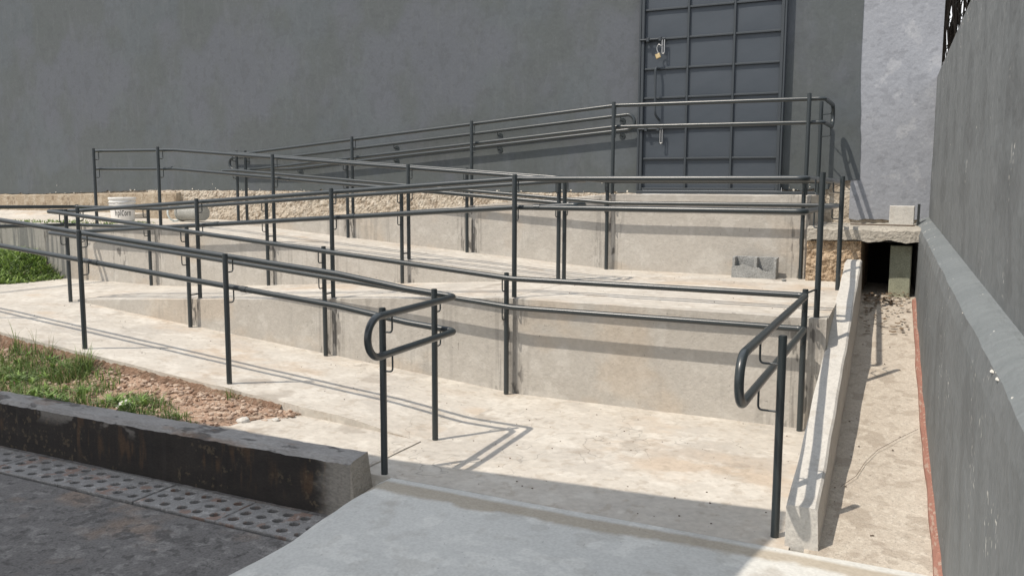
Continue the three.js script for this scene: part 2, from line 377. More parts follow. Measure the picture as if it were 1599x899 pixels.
// rail paint: dark green-grey enamel, faintly dusty
M.rail = new THREE.MeshPhysicalMaterial({ color: new THREE.Color(0.019, 0.027, 0.030), roughness: 0.38, clearcoat: 0.45, clearcoatRoughness: 0.28 });
M.weld = std({ color: new THREE.Color(0.022, 0.026, 0.027), roughness: 0.6 });
M.gate = std({ color: new THREE.Color(0.036, 0.045, 0.053), roughness: 0.6 });
const gatePanelTex = makeTex(512, 512, (u, v) => mul3(lerp3([0.040, 0.052, 0.066], [0.052, 0.064, 0.078], fbm(u, v, 4, 5, 991, 5)), 0.95 + 0.1 * vnoise(u, v, 200, 60, 6)));
M.gatePanel = std({ map: gatePanelTex, roughness: 0.5 });
M.steel = std({ color: new THREE.Color(0.42, 0.42, 0.41), roughness: 0.35, metalness: 0.9 });
M.brass = std({ color: new THREE.Color(0.62, 0.48, 0.26), roughness: 0.35, metalness: 0.85 });
const blockTex = makeTex(256, 256, (u, v) => mul3(lerp3([0.22, 0.225, 0.22], [0.34, 0.345, 0.335], fbm(u, v, 6, 6, 1001, 5)), 0.75 + 0.5 * vnoise(u, v, 100, 100, 6)));
M.block = std({ map: blockTex, bumpMap: bumpRough, bumpScale: 0.01, roughness: 1 });

// ---------------------------------------------------------------- levels
const f1 = x => 0.082 * clamp(-x - 2.85, 0, 5.25);
const f2 = x => 0.43 + 0.0641 * clamp(x + 8.1, 0, 5.15);
const f3 = x => 0.757 + 0.0705 * clamp(-x - 3.0, 0, 5.15);
const f4 = x => 1.125 + 0.0835 * clamp(x + 8.1, 0, 5.05);
const Z1 = 5.945, Z2 = 7.33, Z3 = 8.56, ZW = 9.55;       // faces of the three retaining walls and of the back wall
const wob = (x, d) => 0.004 * n3(x * 1.7, d * 1.7, 3.3) + 0.002 * n3(x * 6, d * 6, 8.1);
const crossfall = (x, d) => 0.045 * sst(0, 0.8, -x - 2.7) * (1 - sst(4.5, 5.8, d));
const curbL = d => -0.53 - 0.038 * (d - 3.9), curbR = d => -0.395 - 0.038 * (d - 3.9);
const wallX = d => 0.295 - 0.0488 * d;
const chan = d => { const t = [[0, -0.25], [2.6, -0.2], [3.9, 0], [5.4, 0.13], [6.35, 0.26], [7.9, 0.52], [8.4, 0.63], [9.6, 0.66]]; for (let i = 1; i < t.length; i++) if (d <= t[i][0]) return mix(t[i - 1][1], t[i][1], (d - t[i - 1][0]) / (t[i][0] - t[i - 1][0])); return 0.66; };

// ---------------------------------------------------------------- setting: ground, road, floors
{
  const s = new THREE.Shape(); s.moveTo(-250, -250); s.lineTo(250, -250); s.lineTo(250, 250); s.lineTo(-250, 250); s.closePath();
  const h = new THREE.Path(); h.moveTo(-7.6, 3.31); h.lineTo(-2.83, 3.31); h.lineTo(-2.83, 3.64); h.lineTo(-7.6, 3.64); h.closePath(); s.holes.push(h);
  const g = new THREE.ShapeGeometry(s); g.rotateX(-Math.PI / 2); g.translate(0, -0.212, 0);
  struct('road', boxUV(g, 2.6), M.road);
  const q = [box(-7.62, -2.81, -0.62, -0.56, 3.29, 3.66), box(-7.62, -2.81, -0.6, -0.216, 3.25, 3.305), box(-7.62, -2.81, -0.6, -0.216, 3.645, 3.69), box(-7.66, -7.605, -0.6, -0.216, 3.31, 3.64), box(-2.825, -2.77, -0.6, -0.216, 3.31, 3.64)];
  struct('drain_trough', mergeGeometries(q), M.trough);
}
struct('entry_floor', boxUV(slab({ xl: -2.85, xr: d => curbL(d) + 0.02, d0: 3.86, d1: Z1 + 0.01, top: (x, d) => wob(x, d) + crossfall(x, d), bottom: -0.25, nx: 24, nd: 22 }), 4.7, 0.2, 0.1), M.floor);
struct('ramp_flight', boxUV(slab({ xl: -8.1, xr: -2.85, d0: 4.5, d1: Z1 + 0.01, top: (x, d) => f1(x) + crossfall(x, d) + wob(x, d) + (d < 4.52 ? 0.012 * fb(x * 5, 1, 2) : 0), bottom: -0.25, nx: 90, nd: 16 }), 4.7, 0.45, 0.3), M.floor);
struct('ramp_landing', boxUV(slab({ xl: d => -10.28 + 0.28 * sst(5.6, 6.8, d), xr: -8.1, d0: 4.5, d1: Z2 + 0.01, top: (x, d) => 0.43 + crossfall(-8, d) * 0.6 + wob(x, d), bottom: -0.25, nx: 24, nd: 26 }), 4.7, 0.7, 0.15), M.floor);
struct('ramp_flight', boxUV(slab({ xl: -8.1, xr: -2.95, d0: Z1 + 0.06, d1: Z2 + 0.01, top: (x, d) => f2(x) + wob(x, d), bottom: -0.25, nx: 60, nd: 14 }), 4.7, 0.15, 0.65), M.floor);
struct('ramp_landing', boxUV(slab({ xl: -2.95, xr: d => curbL(d) + 0.012, d0: Z1 + 0.06, d1: Z3 + 0.01, top: (x, d) => 0.758 + wob(x, d), bottom: -0.25, nx: 24, nd: 26 }), 4.7, 0.35, 0.5), M.floor);
struct('ramp_flight', boxUV(slab({ xl: -8.1, xr: -2.95, d0: Z2 + 0.06, d1: Z3 + 0.01, top: (x, d) => f3(x) + wob(x, d), bottom: -0.25, nx: 60, nd: 12 }), 4.7, 0.6, 0.2), M.floor);
struct('ramp_landing', boxUV(slab({ xl: -10.9, xr: -8.1, d0: Z2 + 0.06, d1: ZW + 0.05, top: (x, d) => 1.121 + wob(x, d), bottom: -0.25, nx: 24, nd: 20 }), 4.7, 0.05, 0.4), M.floor);
struct('ramp_flight', boxUV(slab({ xl: -8.1, xr: -3.05, d0: Z3 + 0.06, d1: ZW + 0.05, top: (x, d) => f4(x) + wob(x, d), bottom: -0.25, nx: 60, nd: 10 }), 4.7, 0.8, 0.8), M.floor);
struct('ramp_landing', boxUV(slab({ xl: -3.05, xr: -1.06, d0: Z3 + 0.06, d1: ZW + 0.05, top: (x, d) => 1.547 + wob(x, d), bottom: -0.25, nx: 20, nd: 10 }), 4.7, 0.3, 0.9), M.floor);
const apronX = d => -4.02 + 0.42 * (d - 4.0) + 0.05 * n3(d * 9, 2, 1) + 0.02 * n3(d * 31, 4, 1);
// concrete apron between kerb end and first flight
struct('apron_slab', boxUV(slab({ xl: d => apronX(d) - 0.04, xr: -2.852, d0: 3.862, d1: 4.499, top: (x, d) => 0.012 + 0.055 * (-x - 2.85) + wob(x, d), bottom: -0.25, nx: 14, nd: 14 }), 4.7, 0.9, 0.75), M.floor);
// crossing in the foreground: slopes from the entry down to the road
{
  const xl = d => -2.86 - 0.16 * sst(3.2, 1.6, d) + 0.02 * n3(d * 4, 5, 5), d0 = 1.0, d1 = 3.858;
  const top = (x, d) => { const e = sst(0, 0.22, x - xl(d)); return -0.2105 + (0.208 * sst(1.7, 3.95, d) + 0.004) * (0.25 + 0.75 * e) * (e > 0 ? 1 : 0.4) + 0.6 * wob(x, d); };
  const g = slab({ xl, xr: d => wallX(d) + 0.02, d0, d1, top, bottom: -0.4, nx: 40, nd: 34 });
  const p = g.attributes.position, uv = new Float32Array(p.count * 2);
  for (let i = 0; i < p.count; i++) { uv[i * 2] = (p.getX(i) + 3.1) / 3.2; uv[i * 2 + 1] = (-p.getZ(i) - 0.9) / 2.96; }
  g.setAttribute('uv', new THREE.BufferAttribute(uv, 2)); struct('crossing_slab', g, M.crossing);
}
// drainage channel beside the right wall
struct('channel_floor', boxUV(slab({ xl: d => curbR(d) - 0.05, xr: d => wallX(d) + 0.03, d0: 3.86, d1: 9.5, top: (x, d) => chan(d) + 0.008 * fb(x * 9, d * 9, 1) + 0.012 * Math.abs(x + 0.2) , bottom: -0.4, nx: 14, nd: 90 }), 1.1), M.channel);
// planting strip and ground to the left
const soilY = (x, d) => { const e = f1(x) + crossfall(x, 4.5) - 0.02 - 0.03 * Math.abs(fb(x * 5, 4, 8)); const b = 0.085 + 0.03 * sst(-4.4, -6, x) * sst(3.9, 4.5, d) + 0.018 * fb(x * 4, d * 4, 2) + 0.014 * fb(x * 14, d * 14, 5) - 0.03 * sst(-4.3, -3.9, x); return mix(b, Math.max(b, e), 0.6 * sst(4.26, 4.47, d + 0.06 * fb(x * 6, d * 3, 7)) * (0.55 + 0.45 * sst(-4.0, -5.2, x))); };
struct('planting_soil', boxUV(slab({ xl: -14, xr: d => apronX(d), d0: 3.85, d1: 4.505, top: soilY, bottom: -0.3, nx: 300, nd: 30 }), 0.9), M.soil);
{ // earth left clinging to the cast edge of the first flight
  const q = [], N = 260, K = 6, at = (i, k) => { const x = mix(-9.2, -3.98, i / N), t = f1(x) + crossfall(x, 4.5) - 0.012 - 0.05 * Math.abs(fb(x * 4, 3, 3)) - 0.02 * Math.abs(n3(x * 17, 3, 1)), b = soilY(x, 4.42) - 0.03; const u = k / K; return V(x, mix(b, Math.max(b, t), u), 4.455 + 0.052 * u * u - 0.03 * Math.abs(fb(x * 9, u * 3, 2)) * (1 - u * 0.6) - 0.008 * n3(x * 40, u * 8, 5)); };
  for (let i = 0; i < N; i++) for (let k = 0; k < K; k++) q.push([at(i, k), at(i + 1, k), at(i + 1, k + 1), at(i, k + 1)]);
  struct('earth_edge', boxUV(quads(q), 0.7), std({ map: soilTex, color: new THREE.Color(0.62, 0.58, 0.55), bumpMap: bumpCement, bumpScale: 0.02, roughness: 1 }));
}
const bankY = (x, d) => 0.40 + 0.28 * sst(6.2, 7.3, d) * sst(-10.05, -10.6, x) + 0.05 * sst(-10.0, -10.4, x) + 0.025 * fb(x * 3, d * 3, 4);
struct('bank_soil', boxUV(slab({ xl: -20, xr: d => -10.26 + 0.28 * sst(5.6, 6.8, d), d0: 4.55, d1: Z2, top: bankY, bottom: -0.3, nx: 60, nd: 24 }), 0.9), M.soil);
struct('upper_ground', boxUV(slab({ xl: -22, xr: -10.895, d0: Z2 + 0.06, d1: ZW + 0.05, top: (x, d) => 1.10 + 0.02 * fb(x * 2, d * 2, 6) + 0.1 * sst(8.6, 9.4, d), bottom: -0.3, nx: 60, nd: 16 }), 2.2), M.floor);

// ---------------------------------------------------------------- retaining walls
const bumpFor = (w, h) => { const t = bumpCement.clone(); t.repeat.set(w / 1.1, h / 1.1); t.needsUpdate = true; return t; };
function retaining(x0, x1, face, top, base, posts, s, label, old = 0, th = 0.062) {
  const g = slab({ xl: x0, xr: x1, d0: face, d1: face + th, top: (x, d) => top(x) + 0.002 + 0.004 * n3(x * 5, face, 4) - (d < face + 0.004 ? 0.006 + 0.004 * Math.abs(n3(x * 9, 1, face)) : 0), bottom: base, nx: Math.round((x1 - x0) * 14), nd: 4 });
  // slight unevenness of the face
  const p = g.attributes.position, uv = new Float32Array(p.count * 2), len = x1 - x0;
  for (let i = 0; i < p.count; i++) {
    const x = p.getX(i), y = p.getY(i), d = -p.getZ(i);
    if (d < face + 0.001) p.setZ(i, -(face + 0.003 * n3(x * 2, y * 2, face)));
    uv[i * 2] = (x - x0) / len; uv[i * 2 + 1] = (y + (d - face)) / 1.6;
  }
  g.setAttribute('uv', new THREE.BufferAttribute(uv, 2)); g.computeVertexNormals();
  return solo('retaining_wall', g, std({ map: wallTex(len, 1.6, posts.map(q => q - x0), s, old), bumpMap: bumpFor(len, 1.6), bumpScale: 0.004, roughness: 0.92 }), label, 'wall', 'retaining walls of the ramp');
}
const top2 = x => x > -2.95 ? 0.758 : f2(x), top3 = x => f3(x), top4 = x => x > -3.05 ? 1.547 : f4(x);
retaining(-8.1, -0.602, Z1, top2, -0.2, [-0.74, -2.94, -4.69, -6.29, -7.98], 1101, 'lowest pale concrete retaining wall, behind the first ramp flight and entry floor');
retaining(-16, -3.02, Z2, x => x < -8.1 ? 1.121 : top3(x), -0.2, [-3.09, -4.81, -6.57, -8.39, -9.0, -10.4, -11.3], 1201, 'middle concrete retaining wall, running out past the grass bank to the left', 6.3);
retaining(-8.1, -1.06, Z3, top4, -0.2, [-1.116, -3.07, -4.74, -6.4], 1301, 'uppermost concrete retaining wall below the metal gate, broken block at its foot');

// ---------------------------------------------------------------- kerbs
{ // kerb of the road, black face
  const t = thing('road_kerb', 'low concrete kerb with black oil-stained face beside the perforated drain covers', 'kerb');
  const x0 = -9, x1 = -2.80, N = 150;
  const nz = (x, k) => 0.012 * fb(x * 6, k, 1) + 0.006 * n3(x * 22, k, 3);
  const top = [], face = [];
  const yT = x => 0.128 + nz(x, 2) - 0.008;
  const P = [];
  for (let i = 0; i <= N; i++) {
    const x = mix(x0, x1, i / N), e = sst(x1 - 0.03, x1, x);
    const f = 3.70 + 0.6 * nz(x, 9) - 0.0;
    P.push({ b: V(x, 0.0, 3.86), tb: V(x, yT(x) + 0.004, 3.86), tf: V(x, yT(x) - 0.012 * e, f + 0.03), tf2: V(x, yT(x) - 0.026 - Math.abs(nz(x, 20)), f), fb_: V(x, -0.23, f - 0.01) });
  }
  for (let i = 0; i < N; i++) {
    const a = P[i], b = P[i + 1];
    top.push([a.tf, b.tf, b.tb, a.tb], [a.tf2, b.tf2, b.tf, a.tf]); top.push([b.b, a.b, a.tb, b.tb]);
    face.push([a.fb_, b.fb_, b.tf2, a.tf2]);
  }
  const gt = quads(top); const u1 = new Float32Array(gt.attributes.position.count * 2);
  for (let i = 0; i < u1.length / 2; i++) { u1[i * 2] = (gt.attributes.position.getX(i) - x0) / 6.2; u1[i * 2 + 1] = (-gt.attributes.position.getZ(i) - 3.6) / 0.4; }
  gt.setAttribute('uv', new THREE.BufferAttribute(u1, 2)); part('kerb_top', gt, M.kerbTop, t);
  const gf = quads(face); const u2 = new Float32Array(gf.attributes.position.count * 2);
  for (let i = 0; i < u2.length / 2; i++) { u2[i * 2] = (gf.attributes.position.getX(i) - x0) / 6.2; u2[i * 2 + 1] = (gf.attributes.position.getY(i) + 0.23) / 0.37; }
  gf.setAttribute('uv', new THREE.BufferAttribute(u2, 2)); part('kerb_face', gf, M.kerbFace, t, 'black stained kerb face with rust runs');
  const E = P[N], F = { b: V(x1 + 0.035, -0.1, 3.86), fb_: V(x1 + 0.04, -0.23, 3.69) };
  part('kerb_end', boxUV(quads([[E.fb_, F.fb_, E.tf2, E.tf2], [F.fb_, F.b, E.tf, E.tf2], [F.b, V(x1, 0, 3.86), E.tb, E.tf]]), 0.6), M.kerbEnd, t, 'bare grey broken kerb end');
}
{ // side kerb between ramp and channel
  const S = [];
  const topY = d => { const t = [[3.9, 0.195], [4.6, 0.305], [5.4, 0.455], [6.0, 0.56], [6.5, 0.695], [6.85, 0.76], [7.4, 0.835], [8.05, 0.975], [8.3, 0.98]]; for (let i = 1; i < t.length; i++) if (d <= t[i][0]) return mix(t[i - 1][1], t[i][1], (d - t[i - 1][0]) / (t[i][0] - t[i - 1][0])); return 0.98; };
  for (let i = 0; i <= 60; i++) {
    const d = mix(3.9, 8.28, i / 60), y = topY(d) + 0.004 * n3(d * 3, 1, 1), w = 0.006 * n3(d * 2.4, 5, 1), c = 0.012;
    const l = curbL(d) + w, r = curbR(d) + w + 0.008 * n3(d * 1.3, 8, 3);
    S.push({ d: d + (i === 0 ? 0 : 0), ring: [[l, -0.2], [r + 0.02, -0.2], [r, y - c], [r - c, y], [l + c, y], [l, y - c]] });
  }
  solo('side_kerb', boxUV(loft(S), 0.9), M.curb, 'pale sloping concrete kerb between the ramp entry and the drainage channel', 'kerb');
}

// ---------------------------------------------------------------- drain covers
{
  const edges = [-7.43, -6.75, -6.06, -5.39, -4.735, -4.083, -3.441, -2.84];
  const texts = ['cracked perforated concrete drain cover fifth from the kerb end', 'perforated concrete drain cover fourth from the kerb end, at the picture edge', 'perforated concrete drain cover with a rust patch, third from the kerb end', 'grey perforated concrete drain cover, second from the kerb end', 'rust-spotted perforated concrete drain cover nearest the kerb end'];
  for (let k = 2; k < 7; k++) {
    const x0 = edges[k] + 0.007, x1 = edges[k + 1] - 0.008, w = x1 - x0, h = 0.312;
    const s = new THREE.Shape(); const j = () => rr(-0.004, 0.004);
    s.moveTo(j(), j()); for (let i = 1; i < 6; i++) s.lineTo(w * i / 6, j()); s.lineTo(w + j(), j()); s.lineTo(w + j(), h * 0.5); s.lineTo(w + j(), h + j()); for (let i = 5; i > 0; i--) s.lineTo(w * i / 6, h + j()); s.lineTo(j(), h + j()); s.closePath();
    for (let r = 0; r < 3; r++) for (let c = 0; c < 5; c++) {
      const p = new THREE.Path(); p.absellipse(w * (c + 0.5) / 5 + rr(-0.004, 0.004), h * (0.2 + 0.3 * r) + rr(-0.004, 0.004), 0.034, 0.031, 0, Math.PI * 2, true); s.holes.push(p);
    }
    const g = new THREE.ExtrudeGeometry(s, { depth: 0.034, bevelEnabled: true, bevelSize: 0.003, bevelThickness: 0.004, bevelSegments: 1, curveSegments: 14 });
    g.rotateX(-Math.PI / 2); g.translate(x0, -0.241 + rr(-0.003, 0.003), -3.334);
    solo('drain_cover', boxUV(g, 0.8, k * 0.37, k * 0.21), M.cover, texts[k - 2], 'drain cover', 'perforated drain covers along the kerb');
  }
}

// ---------------------------------------------------------------- back wall
{
  const t = thing('back_wall', 'tall dark grey painted wall behind the ramps', 'wall');
  // dark plaster with a torn lower edge
  const lower = x => {
    let y = 1.47 + 0.085 * sst(-14.5, -10, x);
    if (x > -1.5 && x < -1.0) y = 1.60 + 0.05 * fb(x * 9, 3, 3); if (x >= -1.0) y = 1.70;
    return y + 0.016 * n3(x * 5, 2, 1) + 0.014 * n3(x * 19, 3, 1) + (n3(x * 7, 9, 9) > 0.35 ? 0.025 : 0);
  };
  const ring = (x0, x1, lo, ytop, jag, step = 0.04) => {
    const s = new THREE.Shape(); s.moveTo(x0, ytop);
    for (let x = x0; x < x1; x += step) s.lineTo(x, lo(x)); s.lineTo(x1, lo(x1));
    if (jag) for (let y = lo(x1) + 0.05; y < ytop; y += 0.06) s.lineTo(x1 + jag(y), y);
    s.lineTo(x1, ytop); s.closePath(); return s;
  };
  const jag = y => 0.015 * n3(y * 6, 4, 4) - 0.04 * sst(1.9, 2.9, y);
  const mk = s => { const g = new THREE.ExtrudeGeometry(s, { depth: 0.022, bevelEnabled: false }); g.translate(0, 0, -ZW - 0.022); return g; };
  // left of the gate, above the gate, right of the gate
  part('painted_plaster', boxUV(mk(ring(-24, -3.09, lower, 6)), 3.3), M.paint, t);
  part('painted_plaster', boxUV(mk(ring(-3.09, -1.49, () => 4.25, 6)), 3.3, 0.0, 0), M.paint, t);
  part('painted_plaster', boxUV(mk(ring(-1.49, -0.715, lower, 6, jag, 0.03)), 3.3), M.paint, t);
  part('pale_plaster', boxUV(mk(ring(-0.80, -0.02, x => 1.30 + 0.02 * n3(x * 9, 1, 1), 6)).translate(0, 0, -0.006), 1.9), M.pale, t, 'light grey unpainted plaster');
  // bare masonry core, rough relief at its foot
  const core = [box(-24, -3.09, 0.5, 6, ZW + 0.021, ZW + 0.2), box(-1.49, -0.02, 0.5, 6, ZW + 0.027, ZW + 0.2), box(-3.09, -1.49, 4.25, 6, ZW + 0.021, ZW + 0.2), box(-3.09, -1.49, 0.5, 1.545, ZW + 0.021, ZW + 0.2)];
  part('masonry_core', boxUV(mergeGeometries(core), 1.3), M.masonry, t);
  const rough = slab({ xl: -11, xr: -3.1, d0: 0, d1: 0.6, top: () => 0, bottom: -0.1, nx: 300, nd: 22 });
  const p = rough.attributes.position;
  for (let i = 0; i < p.count; i++) { // lay the height field upright against the wall
    const x = p.getX(i), h = -p.getZ(i), dep = p.getY(i);
    const y = 1.02 + h; const stone = Math.abs(fb(x * 7, y * 9, 1.5, 3)) * 0.06 + 0.012 * n3(x * 30, y * 30, 2);
    const yt = Math.min(y, 1.552 + 0.01 * n3(x * 8, 1, 7));
    p.setXYZ(i, x, yt, dep < -0.05 ? -(ZW + 0.05) : -(ZW - 0.004 - stone * sst(1.56, 1.50, yt)));
  }
  rough.computeVertexNormals(); part('rough_masonry', boxUV(rough, 1.1), M.masonry, t, 'bare rubble masonry under the torn paint');
  // old mortar ledge at the foot, left part
  const led = []; for (let i = 0; i <= 120; i++) { const x = mix(-22, -10.3, i / 120); led.push({ x, y: 1.47 + 0.06 * sst(-14.5, -10, x) + 0.012 * n3(x * 5, 8, 8), d: ZW - 0.10 + 0.025 * fb(x * 4, 1, 6) }); }
  const q = []; for (let i = 0; i < 120; i++) { const a = led[i], b = led[i + 1]; q.push([V(a.x, 1.0, a.d - 0.03), V(b.x, 1.0, b.d - 0.03), V(b.x, b.y - 0.03, b.d), V(a.x, a.y - 0.03, a.d)], [V(a.x, a.y - 0.03, a.d), V(b.x, b.y - 0.03, b.d), V(b.x, b.y, ZW + 0.03), V(a.x, a.y, ZW + 0.03)]); }
  const e = led[120]; q.push([V(e.x, 1.0, e.d - 0.03), V(e.x, 1.0, ZW + 0.03), V(e.x, e.y, ZW + 0.03), V(e.x, e.y - 0.03, e.d)]);
  part('mortar_ledge', boxUV(quads(q), 1.4), M.ledge, t);
  // flakes of paint and mortar clinging along the torn edge
  const fl = [];
  for (let i = 0; i < 70; i++) { const x = i < 12 ? rr(-1.45, -1.1) : rr(-14, -3.2); const r = rr(0.004, 0.012); const g = new THREE.IcosahedronGeometry(r, 0); g.scale(rr(0.6, 1.8), rr(0.6, 1.4), 0.35); g.rotateZ(rr(0, 6)); g.translate(x, lower(x) + rr(-0.01, i % 6 ? 0.025 : 0.14), -(ZW - 0.001)); fl.push(g); }
  const flm = part('mortar_flake', mergeGeometries(fl.map(g => g.index ? g.toNonIndexed() : g)), std({ color: new THREE.Color(0.62, 0.58, 0.50) }), t); flm.userData.kind = 'stuff';
}

// ---------------------------------------------------------------- metal gate
{
  const t = thing('metal_gate', 'dark grey sheet metal gate with bar grid, bolts and long handle', 'gate');
  const X0 = -3.045, X1 = -1.505, D = ZW - 0.055, Y0 = 1.585, Y1 = 4.22;
  const cols = [X0 + 0.03, -2.52, -2.02, X1 - 0.03], rows = [1.605, 1.94, 2.28, 2.61, 2.93, 3.25, 3.57, 3.89, 4.2];
  for (let i = 0; i < 3; i++) for (let j = 0; j < 8; j++) {
    const g = new THREE.PlaneGeometry(cols[i + 1] - cols[i], rows[j + 1] - rows[j], 8, 8), p = g.attributes.position, w = cols[i + 1] - cols[i], h = rows[j + 1] - rows[j];
    const dent = rr(-0.006, 0.006), ph = rr(0, 9);
    for (let k = 0; k < p.count; k++) { const u = p.getX(k) / w * 2, v = p.getY(k) / h * 2; p.setZ(k, dent * (1 - u * u) * (1 - v * v) + 0.0015 * n3(u * 1.5 + ph, v * 1.5, 2) * (1 - u * u) * (1 - v * v)); }
    g.computeVertexNormals(); g.translate((cols[i] + cols[i + 1]) / 2, (rows[j] + rows[j + 1]) / 2, -D);
    part('sheet_panel', g, M.gatePanel, t);
  }
  // grid of bars in front of the sheet
  for (const x of [-2.52, -2.02]) part('vertical_bar', cbox(x - 0.012, x + 0.012, Y0 + 0.03, Y1, D - 0.03, D - 0.002), M.gate, t);
  for (let j = 1; j < 8; j++) for (let i = 0; i < 3; i++) part('cross_bar', cbox(cols[i] + (i ? 0.013 : 0.004), cols[i + 1] - (i < 2 ? 0.013 : 0.004), rows[j] - 0.011, rows[j] + 0.011, D - 0.027, D - 0.002), M.gate, t);
  part('frame_stile', cbox(X0, X0 + 0.034, Y0, Y1, D - 0.045, D + 0.01), M.gate, t);
  part('frame_stile', cbox(X1 - 0.034, X1, Y0, Y1, D - 0.045, D + 0.01), M.gate, t);
  part('bottom_rail', cbox(X0 + 0.035, X1 - 0.035, Y0, Y0 + 0.03, D - 0.04, D + 0.01), M.gate, t);
  part('threshold', cbox(X0 - 0.02, X1 + 0.4, 1.549, 1.5835, D - 0.06, D + 0.06), M.gate, t);
  part('jamb', cbox(X0 - 0.026, X0 - 0.002, 1.5845, Y1 + 0.02, D - 0.05, D + 0.02), M.gate, t);
  part('jamb', cbox(X1 + 0.003, X1 + 0.023, 1.5845, Y1 + 0.02, D - 0.05, D + 0.02), M.gate, t);
  part('handle', tube(fillet([V(-2.83, 2.93, D - 0.01), V(-2.86, 2.93, D - 0.09), V(-2.86, 2.88, D - 0.09), V(-2.855, 2.42, D - 0.09), V(-2.83, 2.37, D - 0.01)], 0.05), 0.013, 10), M.gate, t);
  for (const y of [3.235, 2.258]) {
    const b = part('bolt', tube([V(-3.055, y + 0.012, D - 0.055), V(-2.77, y + 0.012, D - 0.055)], 0.011, 10), M.gate, t);
    part('bolt_sleeve', cbox(-2.98, -2.95, y - 0.014, y + 0.03, D - 0.075, D - 0.026), M.gate, b);
    part('bolt_sleeve', cbox(-2.84, -2.81, y - 0.014, y + 0.03, D - 0.075, D - 0.026), M.gate, b);
    part('hasp', tube(fillet([V(-2.80, y, D - 0.06), V(-2.80, y - 0.15, D - 0.06), V(-2.775, y - 0.15, D - 0.06), V(-2.775, y, D - 0.06)], 0.02), 0.007, 8), M.steel, b);
  }
  const k = thing('padlock', 'small open brass padlock hanging from the upper gate bolt', 'padlock');
  part('shackle', tube(fillet([V(-2.835, 3.085, D - 0.075), V(-2.86, 3.14, D - 0.075), V(-2.835, 3.19, D - 0.08), V(-2.80, 3.165, D - 0.08)], 0.03), 0.006, 8), M.steel, k);
  const body = cbox(-0.028, 0.028, -0.025, 0.025, -0.014, 0.014, 0.006); body.rotateZ(0.35); body.translate(-2.84, 3.06, -(D - 0.075)); part('lock_body', body, M.brass, k);
}

